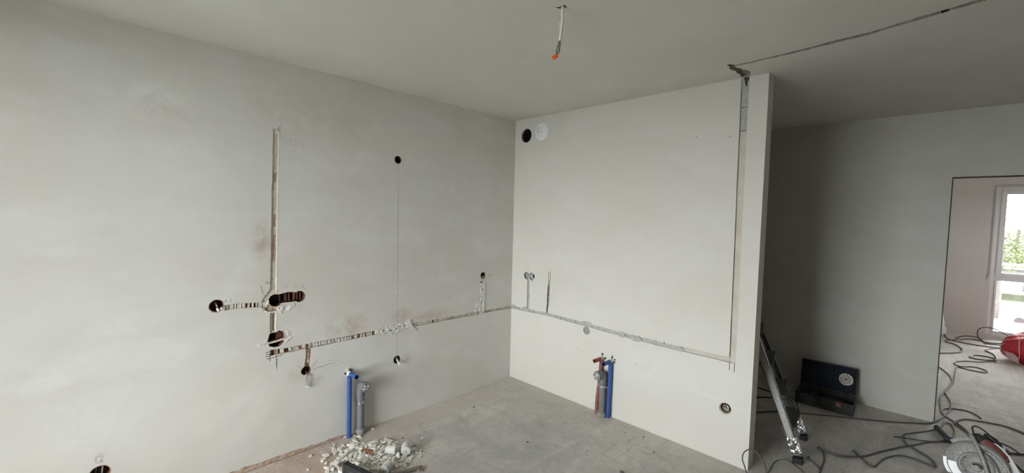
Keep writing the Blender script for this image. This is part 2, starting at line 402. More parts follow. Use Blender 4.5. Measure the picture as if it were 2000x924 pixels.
    root = obj(name, bms.pop(0), mats, None, recalc=False); tag(root, kind=kind)
    labels = {f['o']: f['label'] for f in feats if f['label']}
    for key, b in bms.items():
        o = obj(key.split('#')[0], b, mats, root, recalc=False)
        if key in labels: o['label'] = labels[key]
    return root

# material slots for every carved surface
def mslots(base): return [base, M_SMEAR, M_TAN, M_BRICK, M_BRICKD, M_PINK, M_GREYM, M_DKM, M_TANR, M_VOID, M_CEILCUT, M_REVEAL, M_MIDG]
SM, TAN, BRK, BRD, PNK, GRY, DKM, TNR, VOI, CUT, REV, MID = range(1, 13)
rnd = random.Random(5)

# ---- left wall (plane x = 0, coordinates y, z)
L = []
# brick strip showing along the floor
L.append(F('bare_brick_strip', ribbon([(-2.95, .012), (-2.3, .012), (-1.75, .006), (-1.66, .001)], [.05, .042, .022, .006], .006, .03, 3), .004, PNK, BRK, .002, .02))
# tall vertical chase
L.append(F('cable_chase#v', ribbon([(-2.143, 2.128), (-2.154, 1.66), (-2.160, 1.34), (-2.165, 1.10)], [.034, .034, .035, .036], .0015, .05, 1), .008, TAN, REV, .002, .02))
L.append(F('cable_chase#v', [(-2.162, 2.15), (-2.159, 2.128), (-2.140, 2.118), (-2.128, 2.128), (-2.128, 2.10), (-2.160, 2.10)], .006, SM, REV, .001))
L.append(F('cable_chase#v', ribbon([(-2.1265, 2.145), (-2.1275, 2.115)], .003), .012, BRD))
for z0, z1 in ((1.30, 1.47), (1.52, 1.60), (1.80, 1.86)): L.append(F('cable_chase#v', ribbon([(-2.158+.006*(z0-1.3)*3, z0), (-2.156+.006*(z1-1.3)*3, z1)], .020, .003, .02, int(z0*50)), .010, PNK, TAN, .003, .012))
L.append(F('cable_chase#v', ribbon([(-2.1245, 2.11), (-2.1345, 1.66), (-2.1405, 1.34), (-2.143, 1.11)], .005, .001, .03, 51), -.0008, SM))  # pale strip on the right lip: the light it catches is put into colour
# flare and smears round the ganged box
L.append(F('cable_chase#v', [(-2.185, 1.125), (-2.150, 1.125), (-2.145, 1.10), (-2.17, 1.08), (-2.20, 1.04), (-2.235, 1.035), (-2.225, 1.07), (-2.20, 1.10)], .007, TAN, REV, .002, .012))
L.append(F('plaster_smear#a', [(-2.235, 1.04), (-2.19, 1.045), (-2.16, 1.03), (-2.10, 1.02), (-2.045, 1.025), (-2.03, 1.00), (-2.05, .985), (-2.09, .975), (-2.10, .955), (-2.13, .963), (-2.17, .975), (-2.22, .985), (-2.24, 1.005)], -.002, SM, SM, .003, .012))
L.append(F('plaster_smear#a', [(-2.20, 1.03), (-2.15, 1.02), (-2.14, .985), (-2.19, .985), (-2.215, 1.00)], .008, PNK, REV, .004, .01))
# left branch to the single box
br = [(-2.425, 1.043), (-2.34, 1.045), (-2.25, 1.037), (-2.20, 1.03)]
L.append(F('cable_chase#branch', ribbon(br, [.034, .036, .036, .034], .002, .03, 7), .009, TAN, REV, .002, .02))
for i in range(9):
    y = -2.405 + i*.0225 + rnd.uniform(-.004, .004); zc = 1.043 - max(0, (y+2.34))*.09; big = i in (4, 5, 6)
    L.append(F('cable_chase#branch', [(y, zc-.014), (y+rnd.uniform(.004, .006)+(.006 if big else 0), zc-.013), (y+rnd.uniform(.004, .006)+(.006 if big else 0), zc+.014), (y+.001, zc+.013)], .024, BRK if i > 3 else DKM))
# vertical chase below the ganged box
L.append(F('cable_chase#low', ribbon([(-2.165, .975), (-2.168, .84), (-2.168, .76)], .034, .0015, .04, 9), .009, TAN, REV, .002, .02))
L.append(F('cable_chase#low', ribbon([(-2.1455, .955), (-2.149, .86)], .005, .001, .03, 52), -.0008, SM))  # same lit right lip, painted as a pale strip
L.append(F('cable_chase#low', ribbon([(-2.160, .97), (-2.163, .86)], .010, .002, .03, 9), .018, PNK, PNK, .002))
# long horizontal chase with its ladder of ridges
hz = [(-2.185, .722), (-2.10, .716), (-1.9, .716), (-1.45, .719), (-1.2, .719), (-.8, .717), (-.4, .714), (-.001, .709)]
L.append(F('cable_chase#h', ribbon(hz, [.036, .034, .033, .030, .028, .026, .026, .026], .0015, .04, 11), .018, PNK, REV, .004, .016))
L.append(F('cable_chase#h', ribbon(hz[4:], [.022, .021, .020, .020], .0015, .04, 12), .012, TAN, PNK, .004, .013))
y = -2.12
while y < -.02:
    t = (y+2.12)/2.1; zc = .7165 + .002*math.sin(y*5); w = rnd.uniform(.010, .020); 
    if not (-1.45 < y < -1.18):
        hgt = (.0135 - .003*t); sk = rnd.uniform(-.003, .003)
        if rnd.random() < .86: L.append(F('cable_chase#h', [(y+sk, zc-hgt*rnd.uniform(.6, 1)), (y+w, zc-hgt*rnd.uniform(.7, 1)), (y+w+sk, zc+hgt*rnd.uniform(.75, 1)), (y, zc+hgt*rnd.uniform(.7, 1))], rnd.uniform(.003, .009), (SM if rnd.random() < .8 else TAN) if y < -.9 else (TAN if rnd.random() < .6 else GRY), PNK if y < -.6 else DKM, .001))
    y += w + rnd.uniform(.004, .009)
# dark brick gaps
for y in (-2.17, -2.135, -2.10, -2.085, -1.60, -1.55, -1.49, -.95, -.9): L.append(F('cable_chase#h', [(y, .702), (y+.012, .702), (y+.013, .730), (y+.001, .731)], .022, BRK))
# rough mortar filling the chase in the middle and the trowel mark
L.append(F('mortar_patch#m', ribbon([(-1.46, .722), (-1.35, .717), (-1.25, .723), (-1.17, .728)], [.05, .062, .055, .05], .008, .015, 4), -.003, SM, SM, .0045, .009))
for y in (-1.40, -1.335, -1.29, -1.26, -1.22): L.append(F('mortar_patch#m', ell(y, .722+rnd.uniform(-.01, .01), .008, .004, 8, .3, int(y*100)), .008, DKM))
L.append(F('mortar_patch#m', [(-1.175, .775), (-1.155, .765), (-1.15, .73), (-1.135, .70), (-1.11, .672), (-1.13, .672), (-1.16, .685), (-1.19, .71), (-1.20, .73), (-1.19, .76)], -.006, SM, SM, .002, .012))
# branch down to the small box
L.append(F('cable_chase#drop', ribbon([(-1.947, .705), (-1.952, .64), (-1.962, .575)], [.034, .036, .036], .002, .03, 13), .015, PNK, PNK, .003, .014))
L.append(F('cable_chase#drop', ribbon([(-1.95, .69), (-1.956, .60)], .017, .003, .02, 14), .009, TAN, TAN, .003, .01))
# saw cuts that overran the corners
for a in ([(-2.185, .70), (-2.185, .665)], [(-2.148, .70), (-2.149, .665)], [(-2.21, .727), (-2.17, .730)], [(-2.21, .713), (-2.17, .717)], [(-2.212, .700), (-2.165, .703)], [(-2.205, .684), (-2.11, .692)], [(-1.965, .735), (-1.965, .70)], [(-1.932, .74), (-1.932, .70)]):
    L.append(F('saw_cut', ribbon(a, .0035), .012, BRK))
# boxes ganged
for (p, r, m_) in (((-2.008, 1.060), .036, BRD), ((-2.150, 1.052), .039, VOI)): L.append(F('socket_hole#g', ell(*p, r, r*1.03, 28, .02, int(r*1e4)), .058, m_, BRD, .002, label='row of four joined socket holes cut into brick beside the tall chase'))
L.append(F('socket_hole#g', ribbon([(-2.150, 1.057), (-2.10, 1.063), (-2.055, 1.062), (-2.02, 1.060)], [.056, .066, .066, .054], .002, .02, 8), .058, BRD, BRD, .002))
for y, w in ((-2.118, .006), (-2.083, .014), (-2.062, .010), (-2.030, .012), (-2.012, .010), (-1.992, .010)): L.append(F('socket_hole#g', [(y-w/2, 1.036), (y+w/2, 1.034), (y+w/2, 1.086), (y-w/2, 1.084)], .034, BRK if y > -2.07 else BRD, BRD, .003))
# double box crossed by a sliver of plaster
L.append(F('plaster_smear#b', [(-2.265, .775), (-2.235, .80), (-2.20, .815), (-2.10, .86), (-2.075, .845), (-2.062, .82), (-2.065, .79), (-2.09, .77), (-2.10, .755), (-2.19, .765), (-2.23, .765)], -.0015, SM, SM, .002, .02))
L.append(F('socket_hole#d', [(-2.188, .842), (-2.15, .846), (-2.13, .856), (-2.108, .846), (-2.100, .812), (-2.104, .775), (-2.13, .752), (-2.16, .752), (-2.19, .765), (-2.196, .80)], .055, BRD, BRK, .002, label='broken double socket hole crossed by a sliver of plaster'))
L.append(F('socket_hole#d', [(-2.145, .80), (-2.108, .806), (-2.110, .842), (-2.14, .845)], .028, BRK, BRD, .003))
L.append(F('socket_hole#d', [(-2.225, .781), (-2.19, .789), (-2.14, .795), (-2.09, .802), (-2.075, .815), (-2.068, .803), (-2.085, .790), (-2.14, .783), (-2.19, .778)], .003, SM, SM, .001))
# other boxes
def sock(k, y, z, r, depth, bot, side, rim, label, ry=None, jag=.03):
    L.append(F('socket_hole#'+k, ell(y, z, r*1.12, (ry or r)*1.12, 24, jag, int(z*1000)), .0035, rim, REV, .001, label=label))
    L.append(F('socket_hole#'+k, ell(y, z, r, ry or r, 28, jag*.5, int(z*100)), depth, bot, side, .002))
sock('s', -2.462, 1.060, .035, .050, BRD, BRK, PNK, 'single socket hole in brick at the left end of the side chase', jag=.05)
sock('t', -1.965, .551, .030, .045, BRD, BRK, PNK, 'small ragged socket hole with thin wires hanging out', jag=.10)
sock('u', -1.288, 2.032, .029, .050, BRD, BRD, SM, 'upper round hole at the top of the thin pencil line')
sock('v', -1.279, .467, .031, .045, VOI, DKM, SM, 'lower round hole with a white cable poking out')
sock('w', -.386, 1.058, .031, .045, BRD, BRK, SM, 'round brick hole nearest the corner of the room')
sock('x', -2.963, .272, .038, .050, BRD, BRK, PNK, 'socket hole near the floor under the pencilled mark', jag=.02)
# rough mortar under the hole nearest the corner
L.append(F('mortar_patch#c', ribbon([(-.388, 1.015), (-.392, .90), (-.395, .80), (-.40, .70)], [.035, .055, .055, .06], .006, .02, 21), -.002, SM, SM, .0065, .011))
L.append(F('mortar_patch#c', [(-.50, .80), (-.43, .84), (-.415, .78), (-.44, .73), (-.47, .70), (-.49, .74), (-.52, .77)], -.001, SM, SM, .005, .011))
L.append(F('mortar_patch#c', ribbon([(-.372, 1.01), (-.372, .86), (-.376, .70)], .010, .002, .02, 22), -.006, SM, SM, .001))
L.append(F('mortar_patch#c', ell(-.41, 1.00, .010, .010, 8, .2, 3), .02, DKM))
wall_left = carved('wall_left', (WIN_MAIN[4], 1.89, 0.0, ROOM_H), L, lambda a, b, d: (-d, a, b), mslots(M_WL), .2)

# ---- right wall (plane y = 0, coordinates x, z), a free-standing partition
R = []
hz = [(.001, .710), (.222, .712), (.46, .720), (.9, .708), (1.17, .700), (1.6, .695), (2.058, .700)]
R.append(F('cable_chase#h', ribbon(hz, [.026, .027, .028, .030, .030, .032, .034], .0015, .04, 31), .007, GRY, DKM, .0012, .02))
R.append(F('cable_chase#h', ribbon([(1.72, .697), (2.04, .700)], .026, .001, .05, 30), .006, TNR, DKM, .0006, .03))
for x in (.10, .17, .29, .62, .78, 1.38, 1.52, 1.585): R.append(F('cable_chase#h', ribbon([(x, .698), (x+.002, .722)], .004, .001), .012, DKM))
for (x, z, rx, rz) in ((.20, .722, .045, .022), (.03, .722, .03, .016), (.905, .722, .045, .018), (1.235, .700, .035, .026), (1.36, .690, .05, .022), (1.70, .693, .03, .018)):
    R.append(F('mortar_patch#r%d' % int(x*100), ell(x, z, rx, rz, 18, .16, int(x*100)), -.0015, GRY, GRY, .002, .012))
R.append(F('cable_chase#a', ribbon([(.222, 1.02), (.224, .87), (.224, .73)], .026, .0015, .03, 33), .008, GRY, DKM, .0015, .015))
R.append(F('cable_chase#a', ribbon([(.231, .86), (.231, .83)], .008, .002, .01, 34), .018, DKM))
R.append(F('cable_chase#b', ribbon([(.475, .99), (.472, .90), (.466, .80), (.462, .725)], [.020, .024, .020, .022], .003, .02, 35), .011, DKM, DKM, .003, .01))
R.append(F('cable_chase#b', ribbon([(.483, 1.04), (.480, .97)], .012, .002, .02, 36), .005, GRY, DKM, .001))
for a in ([(.468, 1.12), (.470, .97)], [(.487, 1.12), (.487, .98)], [(2.040, .70), (2.040, .630)], [(2.070, .69), (2.070, .625)]): R.append(F('saw_cut', ribbon(a, .0035), .010, DKM))
R.append(F('cable_chase#c', ribbon([(2.046, 2.549), (2.048, 2.0), (2.052, 1.5), (2.057, 1.05), (2.056, .685)], [.046, .046, .042, .040, .038], .001, .08, 37), .009, TNR, REV, .0008, .04, label='long vertical chase filled with tan filler near the wall end'))
R.append(F('cable_chase#c', ribbon([(2.046, 2.549), (2.047, 2.36), (2.047, 2.20)], [.045, .043, .042], .0005, .05, 38), .008, GRY, DKM, .0015, .02))
for z in (2.36, 2.21, 1.30, .98): R.append(F('cable_chase#c', ribbon([(2.030, z), (2.066, z+.003)], .0045, .001), .014 if z > 2 else .011, DKM if z > 2 else TAN))
R.append(F('cable_chase#c', ribbon([(2.0265+.0001, 2.48), (2.030, 1.9), (2.034, 1.3), (2.038, .72)], .0032, .0005, .1, 39), .012, DKM))  # kerf along the left edge; its shadow is put into the dark colour
R.append(F('cable_chase#c', [(2.036, 2.549), (2.068, 2.549), (2.069, 2.535), (2.060, 2.52), (2.055, 2.49), (2.048, 2.50), (2.042, 2.53)], .022, DKM, DKM, .006, .01))
R.append(F('socket_hole#m', ell(.198, 1.047, .035, .036, 24, .03, 5), .018, MID, DKM, .001, .015, label='round hole filled flush with grey mortar beside the open one'))
R.append(F('socket_hole#n', ell(.262, 1.046, .034, .036, 24, .03, 6), .022, GRY, MID, .002, .015, label='open socket hole with a black opening inside grey mortar'))
R.append(F('socket_hole#n', [(.255, 1.062), (.27, 1.075), (.285, 1.068), (.292, 1.05), (.286, 1.028), (.272, 1.020), (.262, 1.035)], .050, VOI, VOI))
R.append(F('socket_hole#o', ell(.903, .658, .034, .034, 26, .02, 7), .007, DKM, DKM, .0005, label='round patch of dark mortar just under the chase'))
R.append(F('socket_hole#o', ell(.903, .658, .0325, .0325, 26, .02, 7), .0065, MID, DKM, .0008, .02))
R.append(F('socket_hole#p', ell(2.026, .364, .040, .040, 26, .04, 8), .005, PNK, REV, .002, label='socket hole with a brick coloured rim near the floor'))
R.append(F('socket_hole#p', ell(2.028, .366, .033, .033, 26, .02, 9), .048, BRD, DKM, .002))
R.append(F('vent_opening', ell(.144, 2.392, .069, .069, 36), .002, SM, SM))
R.append(F('vent_opening', ell(.144, 2.392, .066, .066, 36), .022, VOI, GRY))
R.append(F('vent_opening', ell(.144, 2.392, .0655, .0655, 36), .115, VOI, VOI, label='black round duct opening beside the white vent'))
for x, z in ((1.752, 2.205), (1.972, 2.181)): R.append(F('nail_hole', ell(x, z, .004, .004, 6), .01, DKM))
for x in (1.065, 1.095, 1.160, 1.182): R.append(F('screw_hole', ell(x, .50 if x in (1.065, 1.160) else .478, .007, .007, 8, .2, int(x*1000)), .02, BRD))
wall_right = carved('wall_right', (0.0, 2.181, 0.0, ROOM_H), R, lambda a, b, d: (a, d, b), mslots(M_WR), .12)

# ---- ceiling (plane z = ROOM_H), runs over all the rooms
Cf = []
Cf.append(F('ceiling_chase', ribbon([(2.058, .0-.002), (2.066, -.10), (2.048, -.20), (2.045, -.31)], [.045, .062, .045, .020], .009, .02, 41), .030, CUT, CUT, .010, .012, label='rough dark hole broken from wall to chase'))
Cf.append(F('ceiling_chase', ribbon([(2.05, -.262), (2.30, -.275), (2.68, -.322), (2.86, -.375), (3.04, -.426), (3.6, -.56)], [.020, .026, .034, .032, .028, .026], .005, .03, 42), .022, CUT, CUT, .006, .02))
for x, y in ((2.92, -.392), (2.50, -.302), (2.66, -.32)): Cf.append(F('ceiling_chase', ell(x, y, .03, .012, 10, .3, int(x*100)), .035, VOI))
Cf.append(F('ceiling_hole', [(1.700, -1.53), (1.712, -1.498), (1.728, -1.508), (1.742, -1.488), (1.748, -1.512), (1.735, -1.520), (1.722, -1.515), (1.708, -1.522)], .02, VOI, DKM))
ceiling = carved('ceiling', (-.2, 6.0, WIN_MAIN[4]-.25, 6.55), Cf, lambda a, b, d: (a, b, ROOM_H+d), mslots(M_CEIL), .25)
# ---- floor with its joint
Ff = [F('floor_joint', ribbon([(2.9, 2.57), (3.26, 2.560), (3.41, 2.571), (3.60, 2.558), (4.4, 2.57)], .006, .001), .006, DKM)]
floor = carved('floor', (-.2, 6.0, WIN_MAIN[4]-.25, 6.55), Ff, lambda a, b, d: (a, b, -d), mslots(M_FLOOR), .25)

def slab(name, boxes, mats):
    bm = BM()
    for lo, hi in boxes: box(bm, lo, hi)
    return tag(obj(name, bm, mats), kind='structure')
DX0, DX1, DH, DT = 3.060, 4.05, 2.018, .10
slab('wall_hall', [((0, 1.89, 0), (DX0, 1.89+DT, ROOM_H)), ((DX0, 1.89, DH), (DX1, 1.89+DT, ROOM_H)), ((DX1, 1.89, 0), (5.8, 1.89+DT, ROOM_H))], M_WD)
slab('wall_next_left', [((2.2, 1.99, 0), (2.4, 6.25, ROOM_H))], M_WF)
wx0, wx1, wz0, wz1, wy = WIN_FAR
slab('wall_next_back', [((2.2, wy, 0), (wx0, wy+.30, ROOM_H)), ((wx1, wy, 0), (6.0, wy+.30, ROOM_H)), ((wx0, wy, wz1), (wx1, wy+.30, ROOM_H)), ((wx0, wy, 0), (wx1, wy+.30, wz0))], M_WF)
sy0, sy1, sz0, sz1, sx = WIN_SIDE
slab('wall_next_right', [((sx, 1.99, 0), (sx+.2, sy0, ROOM_H)), ((sx, sy1, 0), (sx+.2, 6.25, ROOM_H)), ((sx, sy0, 0), (sx+.2, sy1, sz0)), ((sx, sy0, sz1), (sx+.2, sy1, ROOM_H))], M_WF)
mx0, mx1, mz0, mz1, my = WIN_MAIN
slab('wall_back', [((0, my-.25, 0), (mx0, my, ROOM_H)), ((mx1, my-.25, 0), (5.6, my, ROOM_H)), ((mx0, my-.25, 0), (mx1, my, mz0)), ((mx0, my-.25, mz1), (mx1, my, ROOM_H))], M_WL)
slab('wall_side', [((5.4, my, 0), (5.6, 1.89, ROOM_H))], M_WD)

# dark strips over the doorway reveal; its shade is put into their colour
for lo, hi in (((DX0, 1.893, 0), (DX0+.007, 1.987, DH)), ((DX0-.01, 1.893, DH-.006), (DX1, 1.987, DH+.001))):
    bm = BM(); box(bm, lo, hi); tag(obj('reveal_shade', bm, simple('painted_reveal_shade', (.07, .05, .042), .95, var=.4, scale=40)), kind='structure')

# ------------------------------------------------------------------ windows and door frames
def window(name, x0, x1, z0, z1, y, inward=-1, split=None, depth=.07):
    """white frame with a sash above and a fixed light below; lies in a plane of constant y"""
    root = empty(name, ((x0+x1)/2, y, z0)); tag(root, kind='structure')
    t = .06; bm = BM()
    box(bm, (x0, y, z0), (x0+t, y+depth, z1), bev=.004); box(bm, (x1-t, y, z0), (x1, y+depth, z1), bev=.004)
    box(bm, (x0+t, y, z0), (x1-t, y+depth, z0+.065), bev=.004); box(bm, (x0+t, y, z1-t), (x1-t, y+depth, z1), bev=.004)
    if split: box(bm, (x0+t, y, split-.03), (x1-t, y+depth, split+.03), bev=.004)
    obj('window_frame', bm, M_PVC, root)
    panes = [(z0+.065, (split-.03) if split else z1-t)] + ([(split+.03, z1-t)] if split else [])
    for i, (a, b) in enumerate(panes):
        s = .045 if i == 1 else .012
        bm = BM(); yy = y-.012
        box(bm, (x0+t-.008, yy, a-.006), (x0+t+s, yy+.06, b+.006), bev=.003); box(bm, (x1-t-s, yy, a-.006), (x1-t+.008, yy+.06, b+.006), bev=.003)
        box(bm, (x0+t+s, yy, a-.006), (x1-t-s, yy+.06, a+s), bev=.003); box(bm, (x0+t+s, yy, b-s), (x1-t-s, yy+.06, b+.006), bev=.003)
        sash = obj('window_sash', bm, M_PVC, root)
        bm = BM(); box(bm, (x0+t+s-.004, y+.02, a+s-.004), (x1-t-s+.004, y+.026, b-s+.004)); obj('glass_pane', bm, M_GLASS, sash)
    return root
window('window_1', WIN_FAR[0], WIN_FAR[1], WIN_FAR[2], WIN_FAR[3], WIN_FAR[4]+.06, split=.885)
window('window_2', WIN_MAIN[0], WIN_MAIN[1], WIN_MAIN[2], WIN_MAIN[3], WIN_MAIN[4]-.15)
# plaster stop bead and groove round the far window
bm = BM()
x0, x1, z0, z1, y = WIN_FAR
box(bm, (x0-.028, y-.004, .90), (x0-.012, y+.002, z1+.03)); box(bm, (x0-.012, y-.004, z1+.014), (x1+.03, y+.002, z1+.03)); box(bm, (x0-.042, y-.004, .86), (x0-.028, y+.002, .93))
tag(obj('trim_1', bm, simple('grey_bead', (.36, .355, .34), .8)), kind='structure')

# ------------------------------------------------------------------ pencil marks (real strokes of graphite on the plaster)
MARKS = [
('L','keda',[[(-2.121,2.101),(-2.122,2.072)],[(-2.128,2.081),(-2.110,2.082)],[(-2.116,2.172),(-2.121,2.101)],[(-2.108,2.101),(-2.099,2.054),(-2.085,2.051)],[(-2.083,2.073),(-2.088,2.060),(-2.076,2.059)],[(-2.085,2.049),(-2.072,2.046),(-2.053,2.044)],[(-2.062,2.081),(-2.064,2.059)],[(-2.062,2.081),(-2.051,2.080),(-2.050,2.073),(-2.061,2.066)],[(-2.032,2.068),(-2.035,2.035)],[(-2.039,2.074),(-2.028,2.076),(-2.013,2.066),(-2.009,2.051),(-2.018,2.040),(-2.035,2.035)],[(-1.980,2.053),(-1.992,2.049),(-1.995,2.041),(-1.983,2.037),(-1.977,2.053),(-1.977,2.043),(-1.964,2.035)]]),
('L','left squiggle',[[(-2.211,1.165),(-2.201,1.178),(-2.196,1.173),(-2.200,1.160)],[(-2.200,1.174),(-2.189,1.170),(-2.179,1.163)],[(-2.236,1.145),(-2.221,1.154)],[(-2.234,1.144),(-2.228,1.132),(-2.232,1.116),(-2.224,1.104),(-2.215,1.128),(-2.228,1.129)],[(-2.221,1.087),(-2.209,1.097),(-2.221,1.104)],[(-2.204,1.113),(-2.194,1.100)],[(-2.144,1.123),(-2.137,1.112),(-2.146,1.106)]]),
('L','letter Y',[[(-2.104,1.159),(-2.099,1.144),(-2.088,1.138)],[(-2.078,1.153),(-2.088,1.138),(-2.086,1.114)],[(-2.109,1.136),(-2.096,1.133)]]),
('L','letter Y2',[[(-2.039,1.156),(-2.035,1.137),(-2.024,1.124),(-2.012,1.130)],[(-2.016,1.150),(-2.012,1.130)],[(-2.043,1.125),(-2.021,1.125),(-2.020,1.103)]]),
('L','letter K',[[(-1.985,1.135),(-1.995,1.114)],[(-1.974,1.135),(-1.988,1.125),(-1.970,1.108)]]),
('L','letter k2',[[(-2.008,1.005),(-2.009,0.987)],[(-2.002,1.004),(-2.008,0.996),(-1.995,0.979)]]),
('L','line',[[(-2.253,1.009),(-2.219,1.022)]]),
('L','A 1',[[(-2.423,1.075),(-2.417,1.094),(-2.410,1.075)],[(-2.420,1.082),(-2.412,1.082)],[(-2.398,1.091),(-2.393,1.095),(-2.392,1.076)],[(-2.396,1.076),(-2.389,1.076)]]),
('L','box lines',[[(-2.021,0.601),(-1.992,0.572)],[(-1.927,0.573),(-1.886,0.616)],[(-1.922,0.547),(-1.869,0.554),(-1.820,0.560),(-1.770,0.558)],[(-1.932,0.522),(-1.920,0.509)],[(-1.987,0.524),(-1.996,0.514)],[(-2.145,0.675),(-2.145,0.607)],[(-2.149,0.672),(-2.150,0.625)]]),
('L','loop',[[(-1.919,0.555),(-1.806,0.559)],[(-1.823,0.581),(-1.780,0.582),(-1.736,0.569),(-1.729,0.554),(-1.753,0.542),(-1.806,0.533)]]),
('L','ok',[[(-2.964,0.358),(-2.970,0.367),(-2.976,0.365),(-2.978,0.350),(-2.976,0.333),(-2.969,0.329),(-2.962,0.333),(-2.958,0.339)],[(-2.959,0.377),(-2.960,0.356)],[(-2.948,0.363),(-2.955,0.345),(-2.962,0.333)],[(-2.958,0.340),(-2.950,0.324)],[(-2.942,0.327),(-2.941,0.326)]]),
('L','scribble',[[(-0.820,0.887),(-0.794,0.900),(-0.787,0.888),(-0.748,0.910)],[(-1.695,1.056),(-1.695,1.045)],[(-1.104,1.038),(-1.100,1.025)]]),
('L','cross',[[(-0.335,1.060),(-0.266,1.058)],[(-0.310,1.068),(-0.313,1.023)],[(-0.387,1.121),(-0.378,1.101)],[(-0.362,1.122),(-0.353,1.106)]]),
('R','12',[[(0.178,1.130),(0.194,1.141),(0.195,1.114)],[(0.205,1.138),(0.225,1.144),(0.230,1.133),(0.206,1.115),(0.234,1.118)]]),
('R','x',[[(0.261,1.009),(0.278,0.982)],[(0.282,1.008),(0.259,0.995)]]),
('R','small text',[[(0.778,0.884),(0.787,0.881)],[(0.800,0.890),(0.800,0.877)],[(0.813,0.890),(0.823,0.885)],[(0.836,0.893),(0.834,0.880),(0.846,0.885),(0.846,0.895)],[(0.855,0.894),(0.863,0.892),(0.855,0.882)]]),
('R','lines mid',[[(0.774,0.492),(0.915,0.462)],[(0.838,0.497),(0.859,0.459)],[(0.887,0.551),(0.898,0.585)],[(0.912,0.555),(0.917,0.589)],[(0.975,0.670),(0.992,0.679),(0.987,0.652)]]),
('R','pipe crosshair',[[(1.013,0.462),(1.215,0.471)],[(1.065,0.513),(1.069,0.464)],[(1.161,0.504),(1.168,0.457)],[(1.117,0.506),(1.119,0.464)]]),
('R','ticks',[[(1.363,0.499),(1.365,0.481)]]),
]
ML = {'keda': 'faint pencilled word sloping down beside the top of the tall chase', 'left squiggle': 'pencil squiggles left of the joined socket holes', 'A 1': 'pencilled A 1 above the left end of the side chase',
      'ok': 'faint pencilled letters with a full stop above the floor socket hole'}
for wl, nm, strokes in MARKS:
    bm = BM(); faint = nm in ('keda', 'loop', 'ok', 'small text', 'lines mid', 'scribble', 'letter Y', 'letter Y2', 'line', 'letter k2', 'pipe crosshair', '12', 'x')
    for s in strokes:
        poly = ribbon(s, .0024 if wl == 'L' else .003, .0002, .05)
        h = len(poly)//2; off = -.0006
        for k in range(h-1):
            q = [poly[k], poly[k+1], poly[-2-k], poly[-1-k]]
            M = (lambda a, b, d: (-d, a, b)) if wl == 'L' else (lambda a, b, d: (a, d, b))
            bm.faces.new([bm.verts.new(M(*p, off)) for p in q])
    o = obj('pencil_mark', bm, (M_PENCILR if wl == 'R' else M_PENCILF) if faint else M_PENCIL, wall_left if wl == 'L' else wall_right)
    if nm in ML: o['label'] = ML[nm]
bm = BM()
for (a, b) in (((-1.2865, 2.0), (-1.281, .75)), ((-1.281, .69), (-1.279, .50))):
    bm.faces.new([bm.verts.new((.0006, a[0]-.0012, a[1])), bm.verts.new((.0006, a[0]+.0012, a[1])), bm.verts.new((.0006, b[0]+.0012, b[1])), bm.verts.new((.0006, b[0]-.0012, b[1]))])
obj('pencil_line', bm, simple('pencil_line', (.36, .355, .34), .8), wall_left)['label'] = 'long thin vertical pencil line joining two round holes'

# ------------------------------------------------------------------ pipes
def cut_end(bm, c, d, ro, n, mi): pass
def sleeve_stub(root, p0, p1, r, m, mi_in, ragged=3):
    bm = BM(); rg = random.Random(ragged); n = 22
    p0, p1 = Vector(p0), Vector(p1); B = basis(p1-p0); L_ = (p1-p0).length
    rings = []
    for k in range(9):
        t = k/8; rr = r*(1+.05*math.sin(t*22)); rings.append([bm.verts.new(p0 + B @ Vector((rr*math.cos(2*PI*i/n), rr*math.sin(2*PI*i/n), t*L_ + (rg.uniform(-.003, .004) if k == 8 else 0)))) for i in range(n)])
    lip = [bm.verts.new(v.co + ((p1 - v.co).normalized() * r*.18)) for v in rings[-1]]
    back = [bm.verts.new(v.co - (p1-p0).normalized()*L_*.75) for v in lip]
    rings += [lip, back]
    for k, (a, b) in enumerate(zip(rings, rings[1:])):
        for i in range(n): bm.faces.new((a[i], a[(i+1) % n], b[(i+1) % n], b[i])).material_index = 1 if k >= 9 else 0
    bm.faces.new(rings[-1]).material_index = 1
    o = obj('outlet_sleeve', bm, [m, mi_in], root, smooth=True)
    return o
def plug_patch(root, p, ax, r=.03, seed=1):
    """ragged plaster collar with small screw holes where the outlet leaves the wall"""
    bm = BM(); rg = random.Random(seed); n = 14; pts = [(r*(1+rg.uniform(-.35, .35))*math.cos(2*PI*i/n), r*(1+rg.uniform(-.3, .3))*math.sin(2*PI*i/n)) for i in range(n)]
    M = Matrix.Translation(p) @ (Matrix.Rotation(PI/2, 4, 'Y') if ax == 0 else Matrix.Rotation(PI/2, 4, 'X'))
    prism(bm, pts, M, .005)
    return obj('mortar_collar', bm, M_SMEAR, root)
def dark_dots(root, pts, ax):
    for p in pts:
        bm = BM(); d = Vector((1, 0, 0)) if ax == 0 else Vector((0, -1, 0))
        lathe(bm, [(.0065, -.002), (.008, .007), (.004, .010)], p, d, 8); obj('bolt', bm, M_DUSTBLK, root)
